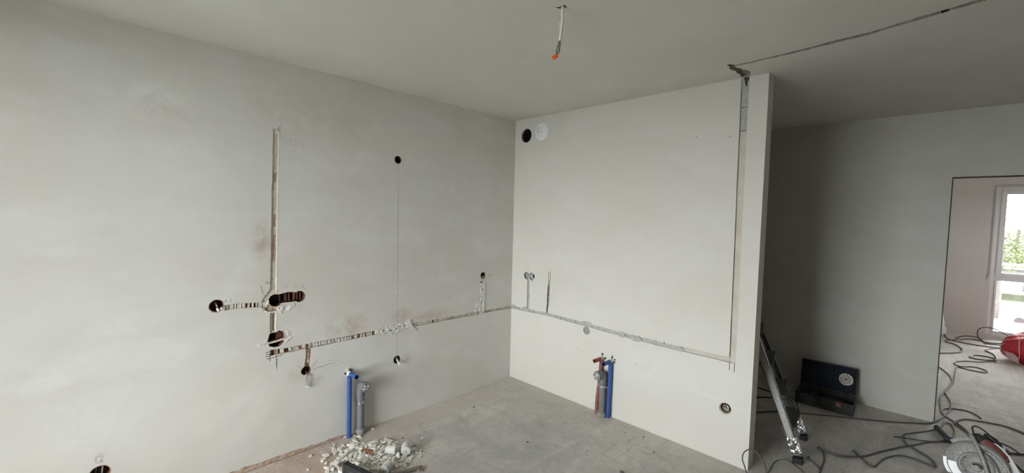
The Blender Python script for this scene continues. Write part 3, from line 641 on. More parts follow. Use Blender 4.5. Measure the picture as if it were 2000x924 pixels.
def drain(label, base, top_z, dirv, front, r, cz, mark):
    """grey drain pipe with collar, elbow facing the room and a zinc clamp"""
    x, y = base; root = empty('drain_pipe', (x, y, 0)); tag(root, label, 'pipe', kind=None)
    ez = top_z; d = Vector(dirv)
    bm = BM(); cyl(bm, (x, y, 0.0), (x, y, ez-.035), r, n=28); obj('pipe', bm, M_GPIPE, root, smooth=True)
    bm = BM(); lathe(bm, [(r+.001, 0), (r+.0065, .002), (r+.0065, .030), (r+.009, .032), (r+.009, .042), (r+.001, .045)], (x, y, 0), n=28); obj('base_collar', bm, M_GPIPED, root, smooth=True)
    bm = BM(); wallp = Vector((x, y, ez)) - d*.02
    tube(bm, [(x, y, ez-.075), (x, y, ez-.03), Vector((x, y, ez)) + d*.012, Vector((x, y, ez+.004)) + d*.045], r+.003, n=26, sub=6)
    lathe(bm, [(r+.002, 0), (r+.0055, .002), (r+.0055, .012), (r+.002, .014)], (x, y, ez-.082), n=26)
    elbow = obj('elbow', bm, M_GPIPE, root, smooth=True)
    bm = BM(); a = Vector((x, y, ez+.004)) + d*.035
    lathe(bm, [(r+.003, 0), (r+.0075, .004), (r+.0075, .016), (r+.0045, .018), (r+.0045, .03), (r+.009, .033), (r+.009, front), (r+.0065, front+.002)], a, d, 30)
    sock_ = obj('socket_ring', bm, M_GPIPE, elbow, smooth=True)
    bm = BM(); lathe(bm, [(r+.006, 0), (r+.006, .004), (r*.8, .006), (r*.8, .002), (.002, .002)], a + d*(front+.001), d, 30)
    capo = obj('end_cap', bm, M_GPIPED, elbow, smooth=True)
    # remains of white tape on the cap
    B = basis(d)
    for k, (ang, rr, w, h) in enumerate(mark):
        bm = BM(); c = B @ Vector((math.cos(ang)*rr, math.sin(ang)*rr, 0)); M = Matrix.Translation(a + d*(front+.0065) + c) @ B.to_4x4() @ Matrix.Rotation(ang+.4, 4, 'Z')
        prism(bm, [(-w, -h), (w*.7, -h*.8), (w, h*.5), (w*.2, h), (-w*.8, h*.6)], M, .0018); obj('tape_remnant', bm, M_WHITE, capo)
    bm = BM(); pipe(bm, (x, y, cz-.009), (x, y, cz+.009), r+.0035, r, 30)
    pipe(bm, (x, y, cz-.011), (x, y, cz-.007), r+.005, r, 30); pipe(bm, (x, y, cz+.007), (x, y, cz+.011), r+.005, r, 30)
    side = Vector((-d.y, d.x, 0))
    for s in (-1, 1): box(bm, (-.005, -.004, -.011), (.014, .004, .011), M=Matrix.Translation(Vector((x, y, cz)) + side*s*(r+.004)) @ basis(side*s).to_4x4() @ Matrix.Rotation(-PI/2, 4, 'Y'), bev=.001)
    cyl(bm, Vector((x, y, cz)) - d*(r), (x - d.x*(r+.02), y - d.y*(r+.02), cz), .005, n=10)
    clampo = obj('pipe_clamp', bm, M_ZINC, root, smooth=True)
    for s in (-1, 1):
        bm = BM(); c = Vector((x, y, cz)) + side*s*(r+.013)
        cyl(bm, c - d*.014, c + d*.016, .0032, n=8); lathe(bm, [(.0065, 0), (.0065, .005)], c + d*.010, d, 6); obj('clamp_screw', bm, M_ZINC, clampo)
    return root
MK = [(.4, .016, .010, .006), (2.2, .015, .011, .005), (3.6, .017, .012, .006), (5.0, .012, .008, .005)]
drain('grey drain pipe with capped elbow on the left wall beside the rubble', (.043, -1.602), .368, (1, 0, 0), .042, .0245, .243, MK)
drain('grey drain pipe standing between red and blue sleeves on the right wall', (1.112, -.055), .352, (-.10, -.995, 0), .045, .0265, .258, [(.9, .012, .010, .007), (3.6, .016, .008, .005), (5.2, .014, .007, .004)])

def water(label, name, x, y, top, r, mat, mat_in, bend, out, dirv, seed, low=0.0, stub=None):
    root = empty(name, (x, y, 0)); tag(root, label, 'pipe')
    bm = BM(); tube(bm, [(x+bend[0], y+bend[1], low), (x+bend[0]*.8, y+bend[1]*.8, top*.3), (x+bend[0]*.2, y+bend[1]*.2, top*.66), (x, y, top)], r, n=18, sub=5)
    obj('pipe_sleeve', bm, mat, root, smooth=True)
    s = Vector(out[0]); e = Vector(out[1])
    o = sleeve_stub(root, s, e, r*.95, stub or mat, mat_in, seed)
    bm = BM(); m = s + (e-s)*.30; cyl(bm, s, m, r*1.02, r*1.0, n=16); obj('dusty_sleeve_end', bm, M_TAN, root, smooth=True)
    return root
r1 = water('blue water pipe sleeve standing left of the drain on the left wall', 'water_pipe', .030, -1.680, .445, .0165, M_BLUE, M_BLUED, (.004, -.003), ((-.0, -1.676, .463), (.118, -1.668, .462)), 0, 3)
plug_patch(r1, (.0, -1.676, .468), 0, .026, 3); dark_dots(r1, [(0.002, -1.700, .465), (0.002, -1.668, .487), (.002, -1.655, .474)], 0)
r2 = water('red water pipe sleeve left of the grey drain on the right wall', 'water_pipe', 1.072, -.022, .455, .0165, M_DRED, M_DRED, (-.022, -.012), ((1.072, 0, .463), (1.070, -.125, .466)), 1, 4, stub=M_RED)
plug_patch(r2, (1.072, -.0, .470), 1, .026, 5); dark_dots(r2, [(1.095, -.002, .468), (1.070, -.002, .493)], 1)
r3 = water('blue water pipe sleeve right of the grey drain on the right wall', 'water_pipe', 1.160, -.024, .452, .0175, M_BLUE, M_BLUED, (-.004, -.008), ((1.158, 0, .462), (1.152, -.118, .460)), 1, 6)
plug_patch(r3, (1.158, -.0, .468), 1, .026, 8); dark_dots(r3, [(1.182, -.002, .458), (1.160, -.002, .490)], 1)

# ------------------------------------------------------------------ vent valve
root = empty('air_vent', (.343, 0, 2.405)); tag(root, 'round white ventilation valve with slatted square, high on the right wall', 'vent')
bm = BM(); pipe(bm, (.343, -.006, 2.405), (.343, .0, 2.405), .079, .060, 44); lathe(bm, [(.079, 0), (.078, .006), (.070, .012), (.060, .013)], (.343, -.002, 2.405), (0, -1, 0), 44)
obj('rim', bm, M_WHITE, root, smooth=True)
bm = BM(); ring = []
cx, cz = .350, 2.408
# dish with a square opening
n = 48; prof = [(.060, -.013), (.052, -.022), (.044, -.028)]
prev = None
for r_, y_ in prof:
    cur = [bm.verts.new((.343+r_*math.cos(2*PI*i/n), y_, 2.405+r_*math.sin(2*PI*i/n))) for i in range(n)]
    if prev:
        for i in range(n): bm.faces.new((prev[i], prev[(i+1) % n], cur[(i+1) % n], cur[i]))
    prev = cur
def sq(i):
    a = 2*PI*i/n; c, s = math.cos(a), math.sin(a); k = .026/max(abs(c), abs(s)); return (.335+c*k, 2.412+s*k)
inn = [bm.verts.new((sq(i)[0], -.029, sq(i)[1])) for i in range(n)]; inb = [bm.verts.new((sq(i)[0], -.012, sq(i)[1])) for i in range(n)]
for i in range(n):
    bm.faces.new((prev[i], prev[(i+1) % n], inn[(i+1) % n], inn[i])); bm.faces.new((inn[i], inn[(i+1) % n], inb[(i+1) % n], inb[i]))
obj('dish', bm, M_WHITE, root, smooth=True)
bm = BM(); box(bm, (.309, -.012, 2.386), (.361, -.0105, 2.438)); obj('dark_duct', bm, M_VOID, root)
for k in range(5):
    bm = BM(); z = 2.391+k*.0105; box(bm, (-.0262, -.0010, -.0024), (.0262, .0010, .0024), M=Matrix.Translation((.335, -.020, z)) @ Matrix.Rotation(-.6 if k < 3 else .3, 4, 'X')); obj('slat', bm, M_WHITE, root)

# ------------------------------------------------------------------ loose wires in boxes and at the ceiling
root = empty('ceiling_cable', (1.728, -1.50, ROOM_H)); tag(root, 'white sheathed cable hanging from the ceiling with orange connector', 'cable')
dx = Vector((-.0045, -.0045, 0))
bm = BM(); tube(bm, [(1.728, -1.505, 2.565), Vector((1.7285, -1.503, 2.50)), Vector((1.727, -1.503, 2.45))+dx*.4, Vector((1.726, -1.504, 2.405))+dx], .0062, n=12)
obj('sheath', bm, M_WHITE2, root, smooth=True)
bm = BM(); tube(bm, [(1.7255, -1.5065, 2.492), (1.719, -1.511, 2.482), (1.716, -1.513, 2.472), (1.719, -1.511, 2.463)], .0022, n=8); obj('peeled_strip', bm, M_WHITE2, root)
for k, (ox, oy) in enumerate(((-.003, -.002), (.0, .003), (.003, 0), (.001, -.003))):
    bm = BM(); tube(bm, [(1.7235+ox, -1.507+oy, 2.412), (1.720+ox*1.6, -1.511+oy*1.6, 2.385), (1.7175+ox*2.4, -1.514+oy*2, 2.36), (1.714+ox*.6, -1.517+oy*.6, 2.343)], .0016, n=6)
    obj('wire', bm, M_BLACK if k < 3 else M_CORDG, root)
bm = BM(); box(bm, (-.013, -.006, -.008), (.013, .006, .008), M=Matrix.Translation((1.708, -1.523, 2.335)) @ Matrix.Rotation(YAW-PI/2, 4, 'Z') @ Matrix.Rotation(-.5, 4, 'Y'), bev=.002)
for k in range(3): box(bm, (-.012, -.0075, -.006+k*.0045), (.010, -.0055, -.003+k*.0045), M=Matrix.Translation((1.708, -1.523, 2.335)) @ Matrix.Rotation(YAW-PI/2, 4, 'Z') @ Matrix.Rotation(-.5, 4, 'Y'))
obj('connector', bm, M_ORANGE, root)['label'] = 'orange push connector'

root = empty('wall_wires', (0, -1.963, .54)); tag(root, 'thin bare wires drooping from the small ragged hole below the chase', 'wire')
for k in range(4):
    o_ = (k-1.5)*.0045; bm = BM(); tube(bm, [(-.03, -1.963+o_*.4, .545), (.008, -1.965+o_*.5, .535), (.016, -1.966+o_*.9, .505), (.014, -1.964+o_*1.3, .475), (.012, -1.962+o_*1.5, .452-.003*k)], .0010, n=6)
    w_ = obj('wire', bm, M_CORDG if k % 2 else M_CORD, root)
    bm = BM(); cyl(bm, (.012, -1.962+o_*1.5, .455-.003*k), (.012, -1.962+o_*1.6, .443-.003*k), .0018, n=6); obj('white_tip', bm, M_WHITE, w_)
bm = BM(); prism(bm, [(-.006, -.012), (.006, -.010), (.005, .012), (-.005, .013)], Matrix.Translation((.003, -1.962, .524)) @ Matrix.Rotation(PI/2, 4, 'Y'), .004); obj('paper_tag', bm, M_TAN, root)

root = empty('white_cable', (0, -1.279, .455)); tag(root, 'short white cable end poking from the lower round hole under the pencil line', 'cable')
bm = BM(); tube(bm, [(-.035, -1.274, .49), (-.015, -1.278, .482), (.004, -1.281, .46), (.030, -1.279, .441)], .0048, n=10); obj('sheath', bm, M_WHITE2, root, smooth=True)
bm = BM(); cyl(bm, (.030, -1.279, .441), (.040, -1.278, .436), .0065, n=10); obj('taped_end', bm, M_WHITE, root)
bm = BM(); tube(bm, [(-.03, -1.285, .452), (-.004, -1.288, .47), (-.004, -1.284, .485)], .003, n=8); obj('wire', bm, M_CORDG, root)

bm = BM()
root = empty('cable_end', (0, -2.452, 1.04)); tag(root, 'white crumpled cable end and clay crumbs in the left socket hole', 'cable')
rg = random.Random(3)
for k in range(7):
    c = Vector((-.012+rg.uniform(-.008, .012), -2.449+rg.uniform(-.012, .014), 1.037+rg.uniform(-.008, .010)))
    bm = BM(); bmesh.ops.create_icosphere(bm, subdivisions=1, radius=rg.uniform(.004, .0075), matrix=Matrix.Translation(c) @ Matrix.Rotation(rg.uniform(0, 3), 4, 'X') @ Matrix.Diagonal((1, rg.uniform(.6, 1.3), rg.uniform(.7, 1.4), 1)))
    obj('white_crumb', bm, M_WHITE if k % 3 else M_BLACK, root)
bm = BM(); tube(bm, [(-.048, -2.462, 1.07), (-.03, -2.460, 1.066), (-.014, -2.458, 1.052)], .004, n=8); obj('cable_stub', bm, M_WHITE2, root)

root = empty('coiled_wire', (2.028, .01, .36)); tag(root, 'coiled grey wire ends tucked in the brick rimmed socket hole', 'wire')
for k, (rr, yy) in enumerate(((.021, .010), (.016, .018), (.011, .022))):
    bm = BM(); tube(bm, [(2.030+rr*math.cos(a*.55+k), yy+.002*math.sin(a), .364+rr*math.sin(a*.55+k)) for a in range(2, 12)], .003, n=8, sub=4); obj('wire_loop', bm, (M_GPIPED, M_CORDG, M_WHITE2)[k], root, smooth=True)
bm = BM(); box(bm, (2.035, .004, .372), (2.046, .02, .379), bev=.001); obj('terminal', bm, M_WHITE, root)
root = empty('wall_wires', (-.01, -.386, 1.045)); tag(root, 'pale wire ends tucked in the brick hole nearest the corner', 'wire')
for k in range(3):
    bm = BM(); tube(bm, [(-.04, -.395+.008*k, 1.04), (-.015, -.390+.007*k, 1.045), (-.006, -.386+.006*k, 1.035+.003*k)], .003, n=6); obj('wire', bm, (M_WHITE2, M_ORANGE if False else M_CORDG, M_WHITE2)[k], root)
root = empty('wall_wires', (-.02, -2.962, .27)); tag(root, 'dark cable ends inside the socket hole near the floor at far left', 'wire')
for k in range(3):
    bm = BM(); tube(bm, [(-.045, -2.98+.012*k, .25), (-.03, -2.978+.012*k, .28), (-.04, -2.974+.012*k, .305)], .004, n=6); obj('wire', bm, (M_CORDG, M_BLACK, M_WHITE2)[k], root)

# ------------------------------------------------------------------ stepladder behind the partition
root = empty('stepladder', (2.1, .56, 0)); tag(root, 'aluminium stepladder with silver taped feet standing behind the partition wall', 'ladder')
LEAN = .40; FX = 2.412
def rail_x(z): return FX - LEAN*z
TOPZ = 1.28
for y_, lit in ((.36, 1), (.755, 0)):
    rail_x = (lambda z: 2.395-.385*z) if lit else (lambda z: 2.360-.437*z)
    FX = rail_x(0)
    bm = BM(); h = .023 if lit else .014; w = .013; L1 = Vector((rail_x(0.0), y_, 0.03)); L2 = Vector((rail_x(TOPZ), y_, TOPZ+.03)); B = basis(L2-L1).to_4x4(); Ln = (L2-L1).length
    d = (L2-L1).normalized(); M = Matrix.Translation(L1) @ Matrix(((d.z, 0, d.x, 0), (0, 1, 0, 0), (-d.x, 0, d.z, 0), (0, 0, 0, 1)))
    box(bm, (-h, -w, .03), (h, -w+.003, Ln), M=M); box(bm, (-h, -w, .03), (-h+.003, w, Ln), M=M); box(bm, (h-.003, -w, .03), (h, w, Ln), M=M)
    if lit: box(bm, (-h*.6, -w-.0025, .03), (-h*.35, -w, Ln), M=M); box(bm, (h*.35, -w-.0025, .03), (h*.6, -w, Ln), M=M)
    leg = obj('leg', bm, M_ALU if lit else M_ALUSH, root)
    bm = BM(); rg = random.Random(int(y_*100)); nn = 26; rings = []
    for k in range(13):
        t = .035 + k*.0085; rings.append([bm.verts.new(M @ Vector(((h+.006)*max(-1, min(1, 1.35*math.cos(2*PI*i/nn)))*(1+rg.uniform(-.09, .12)), (w+.006)*max(-1, min(1, 1.35*math.sin(2*PI*i/nn)))*(1+rg.uniform(-.12, .2)), t + rg.uniform(-.003, .003)))) for i in range(nn)])
    for a, b in zip(rings, rings[1:]):
        for i in range(nn): bm.faces.new((a[i], a[(i+1) % nn], b[(i+1) % nn], b[i]))
    bm.faces.new(rings[0][::-1]); bm.faces.new(rings[-1]); obj('silver_tape', bm, M_FOIL, leg)
    bm = BM(); M2 = Matrix.Translation((FX-.004, y_, 0))
    q_ = .68 if lit else .52
    a = [(-.042*q_, -.024, 0), (.044*q_, -.024, 0), (.044*q_, .024, 0), (-.042*q_, .024, 0)]; b = [(-.045*q_, -.021, .028), (.040*q_, -.021, .042), (.040*q_, .021, .042), (-.045*q_, .021, .028)]
    va = [bm.verts.new(M2 @ Vector(p)) for p in a]; vb = [bm.verts.new(M2 @ Vector(p)) for p in b]; bm.faces.new(va[::-1]); bm.faces.new(vb)
    for i in range(4): bm.faces.new((va[i], va[(i+1) % 4], vb[(i+1) % 4], vb[i]))
    obj('rubber_foot', bm, M_RUBBER, leg)
def rail_x(z): return 2.3775 - .411*z
for k in range(6):
    z = .222 + .2005*k; x = rail_x(z)+.016; bm = BM(); SK = Matrix.Translation((x, .5575, 0)) @ Matrix.Rotation((.035+.053*z)/.395, 4, 'Z') @ Matrix.Translation((-x, -.5575, 0))
    box(bm, (x-.042, .373, z-.006), (x+.040, .742, z)); box(bm, (x-.042, .373, z-.036), (x-.039, .742, z)); box(bm, (x+.037, .373, z-.030), (x+.040, .742, z))
    for j in range(5): box(bm, (x-.034+j*.016, .373, z), (x-.030+j*.016, .742, z+.002))
    bm.transform(SK); st_ = obj('step', bm, M_ALUSH, root)
    for yy in (.378, .728):
        bm = BM(); v = [bm.verts.new(p) for p in ((x-.040, yy-.002, z-.006), (x+.038, yy-.002, z-.006), (x+.012, yy-.002, z-.095), (x-.012, yy-.002, z-.085), (x-.040, yy+.002, z-.006), (x+.038, yy+.002, z-.006), (x+.012, yy+.002, z-.095), (x-.012, yy+.002, z-.085))]
        bm.faces.new(v[:4]); bm.faces.new(v[4:]); 
        for i in range(4): bm.faces.new((v[i], v[(i+1) % 4], v[4+(i+1) % 4], v[4+i]))
        bm.transform(SK); obj('step_bracket', bm, M_ALUSH, st_)
bm = BM(); xt = rail_x(TOPZ); box(bm, (xt-.20, .34, TOPZ+.02), (xt+.05, .775, TOPZ+.05), bev=.005); obj('top_platform', bm, M_DUSTBLK, root)
for y_ in (.37, .745):
    bm = BM(); cyl(bm, (xt-.15, y_, TOPZ+.02), (xt-.62, y_, .0), .013, n=10); obj('rear_leg', bm, M_ALUSH, root)
for z in (.35, .8): bm = BM(); xx = xt-.15-(TOPZ-z)/TOPZ*.47; cyl(bm, (xx, .37, z), (xx, .745, z), .010, n=8); obj('rear_crossbar', bm, M_ALUSH, root)
bm = BM(); tube(bm, [(rail_x(.30)+.01, .73, .30), (rail_x(.27)+.03, .745, .275), (rail_x(.2)+.03, .74, .16), (rail_x(.2)-.03, .735, .13)], .004, n=6); obj('safety_cord', bm, M_BLACK, root)

# ------------------------------------------------------------------ open tool case with a cutting disc in its lid
cx0, cx1, cy0, cy1, ch = 2.160, 2.572, 1.500, 1.765, .098
root = empty('tool_case', ((cx0+cx1)/2, (cy0+cy1)/2, 0)); tag(root, 'open black tool case with its lid leaning on the hall wall', 'tool case')
Mc = Matrix.Translation(((cx0+cx1)/2, (cy0+cy1)/2, 0)) @ Matrix.Rotation(.03, 4, 'Z'); hx, hy = (cx1-cx0)/2, (cy1-cy0)/2
bm = BM(); t = .006
box(bm, (-hx, -hy, 0), (hx, hy, .01), M=Mc, bev=.003); box(bm, (-hx, -hy, .0), (hx, -hy+t, ch), M=Mc, bev=.003); box(bm, (-hx, hy-t, 0), (hx, hy, ch), M=Mc, bev=.003)
box(bm, (-hx, -hy, 0), (-hx+t, hy, ch), M=Mc, bev=.003); box(bm, (hx-t, -hy, 0), (hx, hy, ch), M=Mc, bev=.003)
box(bm, (-hx-.004, -hy-.004, ch-.014), (hx+.004, -hy+.001, ch), M=Mc, bev=.002)
for k in range(-3, 4): box(bm, (k*.055-.003, -hy-.003, .012), (k*.055+.003, -hy, ch-.018), M=Mc)
body = obj('case_body', bm, M_DUSTBLK, root)
bm = BM(); box(bm, (-hx+t, -hy+t, .01), (hx-t, hy-t, .035), M=Mc)
cyl(bm, Mc @ Vector((-.12, -.02, .055)), Mc @ Vector((-.06, .03, .055)), .03, n=16); box(bm, (-.02, -.05, .03), (.14, .04, .07), M=Mc, bev=.01); cyl(bm, Mc @ Vector((-.135, -.07, .06)), Mc @ Vector((-.135, -.07, .092)), .016, n=14)
obj('case_insert', bm, M_NAVY, root)
for sx_ in (-.125, .105):
    bm = BM(); box(bm, (sx_-.021, -hy-.010, ch-.040), (sx_+.021, -hy-.003, ch+.006), M=Mc, bev=.003); la = obj('latch', bm, M_DUSTBLK, root)
    if sx_ > 0:
        bm = BM(); box(bm, (sx_-.017, -hy-.0115, ch-.034), (sx_+.017, -hy-.0095, ch-.008), M=Mc); obj('latch_badge', bm, simple('worn_red_label', (.33, .10, .10), .6, var=.4, scale=120), la)
        bm = BM(); box(bm, (sx_-.019, -hy-.012, ch-.041), (sx_+.019, -hy-.0095, ch-.037), M=Mc); obj('latch_edge', bm, M_GPIPED, la)
bm = BM(); tube(bm, [Mc @ Vector(p) for p in ((-.045, -hy, .055), (-.045, -hy-.016, .045), (.0, -hy-.018, .038), (.045, -hy-.016, .045), (.045, -hy, .055))], .006, n=8); obj('handle', bm, M_DUSTBLK, root, smooth=True)
Ml = Mc @ Matrix.Translation((0, hy+.004, ch+.002)) @ Matrix.Rotation(-.22, 4, 'X')   # lid plane: local x along case, z up the lid, y thickness
lh = .232; bm = BM()
box(bm, (-hx, 0, 0), (hx, .006, lh), M=Ml, bev=.003); box(bm, (-hx, -.022, 0), (hx, .001, .006), M=Ml, bev=.002); box(bm, (-hx, -.022, lh-.006), (hx, .001, lh), M=Ml, bev=.002)
box(bm, (-hx, -.022, 0), (-hx+.006, .001, lh), M=Ml, bev=.002); box(bm, (hx-.006, -.022, 0), (hx, .001, lh), M=Ml, bev=.002)
lid = obj('lid', bm, M_DUSTBLK, root)
bm = BM(); box(bm, (-hx+.008, -.008, .008), (hx-.008, -.001, lh-.008), M=Ml)
for k in range(-3, 4): box(bm, (k*.055-.018, -.011, .02), (k*.055+.018, -.008, lh-.02), M=Ml, bev=.003)
obj('lid_lining', bm, M_NAVY, lid)
for k in (-1, 1): bm = BM(); cyl(bm, Ml @ Vector((k*.13-.02, .0, -.003)), Ml @ Vector((k*.13+.02, .0, -.003)), .006, n=8); obj('hinge', bm, M_DUSTBLK, lid)
dc = Ml @ Vector((.128, -.0135, .122)); dn = (Ml.to_3x3() @ Vector((0, -1, 0))).normalized()
root = empty('cutting_disc', dc); tag(root, 'round diamond cutting disc with pale segments fixed in the case lid', 'disc')
bm = BM(); lathe(bm, [(.039, 0), (.039, .0016), (.010, .0016), (.010, .0)], dc, dn, 40); lathe(bm, [(.017, 0), (.017, .003), (.007, .003), (.007, .0)], dc, dn, 24); obj('steel_core', bm, M_STEEL, root, smooth=False)
Bd = basis(dn)
for k in range(13):
    a0 = 2*PI*k/13 + .06; a1 = a0 + 2*PI/13 - .12; bm = BM(); q = []
    for h_ in (-.0005, .0028):
        q.append([bm.verts.new(dc + Bd @ Vector((r_*math.cos(a), r_*math.sin(a), h_))) for r_, a in ((.040, a0), (.040, (a0+a1)/2), (.040, a1), (.0515, a1), (.0522, (a0+a1)/2), (.0515, a0))])
    bm.faces.new(q[0][::-1]); bm.faces.new(q[1])
    for i in range(6): bm.faces.new((q[0][i], q[0][(i+1) % 6], q[1][(i+1) % 6], q[1][i]))
    obj('segment', bm, M_GOLD, root)
bm = BM(); lathe(bm, [(.008, .0), (.008, .005), (.003, .0065)], dc, dn, 14); obj('holding_knob', bm, M_BLACK, root)
for k in range(8):
    a = 2*PI*k/8; bm = BM(); M = Matrix.Translation(dc) @ Bd.to_4x4() @ Matrix.Rotation(a, 4, 'Z'); box(bm, (.021, -.002, .0014), (.031, .002, .0026), M=M); obj('cooling_mark', bm, M_STEEL, root)

# ------------------------------------------------------------------ wall chaser, lower right
# local frame: u to the right of the picture, v up, w towards the viewer side
T0 = Vector((3.262, .99, 0.0)); tu = Vector((1, .0, 0)); tv = Vector((0, .30, .954)); tw = tu.cross(tv)
TM = Matrix(((tu.x, tv.x, tw.x, T0.x), (tu.y, tv.y, tw.y, T0.y), (tu.z, tv.z, tw.z, T0.z), (0, 0, 0, 1)))
def tp(u, v, w): return TM @ Vector((u, v, w))
td = (TM.to_3x3() @ Vector((0, 0, 1))).normalized()
root = empty('wall_chaser', T0); tag(root, 'dusty wall chaser with round metal hood and dark red motor, bottom right', 'power tool')
bm = BM(); hc = (-.020, .080)
lathe(bm, [(.146, -.030), (.150, -.024), (.150, -.004), (.143, .004), (.130, .009), (.120, .005), (.084, .004), (.079, .012), (.072, .014), (.064, .008), (.030, .008), (.026, .013)], tp(*hc, 0), td, 72)
hood = obj('blade_hood', bm, M_CAST, root, smooth=True)
bm = BM(); B = basis(td)
def arc_plate(bm, c, r0, r1, a0, a1, w0, w1, n=18, mi=0):
    A = [[], [], [], []]
    for i in range(n+1):
        a = a0+(a1-a0)*i/n
        for k, (r_, w_) in enumerate(((r0, w0), (r1, w0), (r1, w1), (r0, w1))): A[k].append(bm.verts.new(tp(c[0]+r_*math.cos(a), c[1]+r_*math.sin(a), w_)))
    for i in range(n):
        for k in range(4): bm.faces.new((A[k][i], A[(k+1) % 4][i], A[(k+1) % 4][i+1], A[k][i+1])).material_index = mi
    bm.faces.new([A[k][0] for k in range(4)]); bm.faces.new([A[k][n] for k in range(4)][::-1])
def strip(bm, top, low, w0, w1):
    """plate between two outlines (u, v)"""
    A = [[bm.verts.new(tp(u, v, w_)) for u, v in P] for P, w_ in ((top, w0), (low, w0), (low, w1), (top, w1))]
    n = len(top)
    for i in range(n-1):
        for k in range(4): bm.faces.new((A[k][i], A[(k+1) % 4][i], A[(k+1) % 4][i+1], A[k][i+1]))
    bm.faces.new([A[k][0] for k in range(4)]); bm.faces.new([A[k][n-1] for k in range(4)][::-1])
arc_plate(bm, (hc[0]+.002, hc[1]-.004), .012, .026, -.1, 2.7, .0135, .0150); obj('curved_slot', bm, M_BLACK, hood)
bm = BM(); arc_plate(bm, hc, .088, .128, PI*1.02, PI*1.28, .0055, .0095); obj('polished_patch', bm, M_CHROME, hood, smooth=True)
bm = BM(); arc_plate(bm, hc, .132, .150, PI*.98, PI*1.5, .004, .0075); obj('worn_edge', bm, M_ZINC, hood)
for a in (1.35, 2.5, 3.9): bm = BM(); lathe(bm, [(.004, 0), (.004, .003), (.002, .004)], tp(hc[0]+.062*math.cos(a), hc[1]+.062*math.sin(a), .008), td, 10); obj('screw', bm, M_BLACK, hood)
# shroud behind the top of the hood and the rib that divides hood and arm
bm = BM(); arc_plate(bm, (-.030, .085), .140, .160, 1.50, 2.35, -.05, -.018, 20); obj('rear_shroud', bm, M_CAST, root, smooth=True)
bm = BM(); tube(bm, [tp(-.050, .268, -.012), tp(-.036, .240, .006), tp(-.012, .184, .020), tp(.010, .123, .024), tp(.027, .062, .024), tp(.038, .0, .018)], .0125, n=14); obj('hood_rib', bm, M_CAST, root, smooth=True)
bm = BM(); strip(bm, [(-.030, .215), (-.006, .212), (.026, .204), (.062, .184), (.094, .150), (.118, .104), (.130, .03)], [(-.012, .176), (.004, .174), (.022, .165), (.044, .140), (.066, .105), (.084, .062), (.09, .0)], -.010, .006); obj('arm_plate', bm, M_CASTD, root, smooth=True)
bm = BM(); tube(bm, [tp(-.020, .216, .004), tp(.0, .213, .006), tp(.026, .205, .006), tp(.062, .185, .006), tp(.095, .150, .006), tp(.118, .104, .006), tp(.130, .03, .006)], .0075, n=10); obj('arm_rim', bm, M_CAST, root, smooth=True)
bm = BM(); strip(bm, [(.02, .19), (.05, .178), (.078, .15), (.10, .11), (.112, .05)], [(.022, .18), (.046, .164), (.068, .135), (.086, .09), (.094, .03)], .004, .010); obj('arm_panel', bm, M_CAST, root)
def swept(bm, P, R, n=20, fl=1.0):
    rings = []
    for i, (p, r_) in enumerate(zip(P, R)):
        p = Vector(p); t = (Vector(P[min(i+1, len(P)-1)])-Vector(P[max(i-1, 0)])).normalized(); x = (td - t*td.dot(t)).normalized(); y = t.cross(x)
        rings.append([bm.verts.new(p + x*(r_*math.cos(2*PI*k/n)) + y*(r_*fl*math.sin(2*PI*k/n))) for k in range(n)])
    for a, b in zip(rings, rings[1:]):
        for k in range(n): bm.faces.new((a[k], a[(k+1) % n], b[(k+1) % n], b[k]))
    bm.faces.new(rings[0][::-1]); bm.faces.new(rings[-1])
bm = BM(); swept(bm, [tp(-.024, .262, -.05), tp(-.004, .250, -.05), tp(.030, .226, -.05), tp(.062, .200, -.05), tp(.095, .170, -.05), tp(.112, .15, -.05)], [.022, .034, .040, .040, .034, .022], fl=.9)
obj('motor_body', bm, M_DRED, root, smooth=True)
bm = BM(); swept(bm, [tp(-.034, .268, -.040), tp(-.026, .266, -.040), tp(-.008, .254, -.040), tp(.002, .246, -.040)], [.014, .026, .032, .033]); obj('end_bell', bm, M_DUSTBLK, root, smooth=True)
bm = BM(); swept(bm, [tp(.014, .290, -.075), tp(.036, .282, -.075), tp(.062, .266, -.075), tp(.086, .244, -.075)], [.010, .018, .020, .012], fl=.9); obj('handle', bm, M_BLACK, root, smooth=True)
bm = BM(); strip(bm, [(.050, .254), (.070, .249), (.094, .232), (.126, .194), (.150, .152), (.172, .105)], [(.050, .250), (.064, .238), (.082, .212), (.108, .166), (.128, .118), (.142, .07)], -.060, -.046); obj('steel_guard', bm, M_CHROME, root, smooth=True)
for k in range(3): bm = BM(); box(bm, (-.004, -.010, -.008), (.026, .006, .008), M=TM @ Matrix.Translation((.082+.014*k, .252-.010*k, -.075)) @ Matrix.Rotation(-.8, 4, 'Z'), bev=.003); obj('guard_lever', bm, M_BLACK if k % 2 == 0 else M_ZINC, root)
bm = BM(); box(bm, (-.12, -.012, -.09), (.19, .004, -.02), M=TM, bev=.003); obj('base_shoe', bm, M_CASTD, root)
bm = BM(); tube(bm, [tp(-.028, .262, -.045), tp(-.036, .290, -.045), tp(-.041, .315, -.05), tp(-.026, .329, -.06), tp(.002, .320, -.065), tp(.030, .300, -.07), tp(.060, .276, -.08)], .0045, n=8); obj('cable_loop', bm, M_BLACK, root, smooth=True)
bm = BM(); tube(bm, [tp(.085, .262, -.08), tp(.13, .250, -.09), tp(.168, .228, -.10), tp(.172, .220, -.10), tp(.15, .215, -.09), tp(.12, .220, -.085)], .0045, n=8); obj('cable_loop', bm, M_BLACK, root, smooth=True)

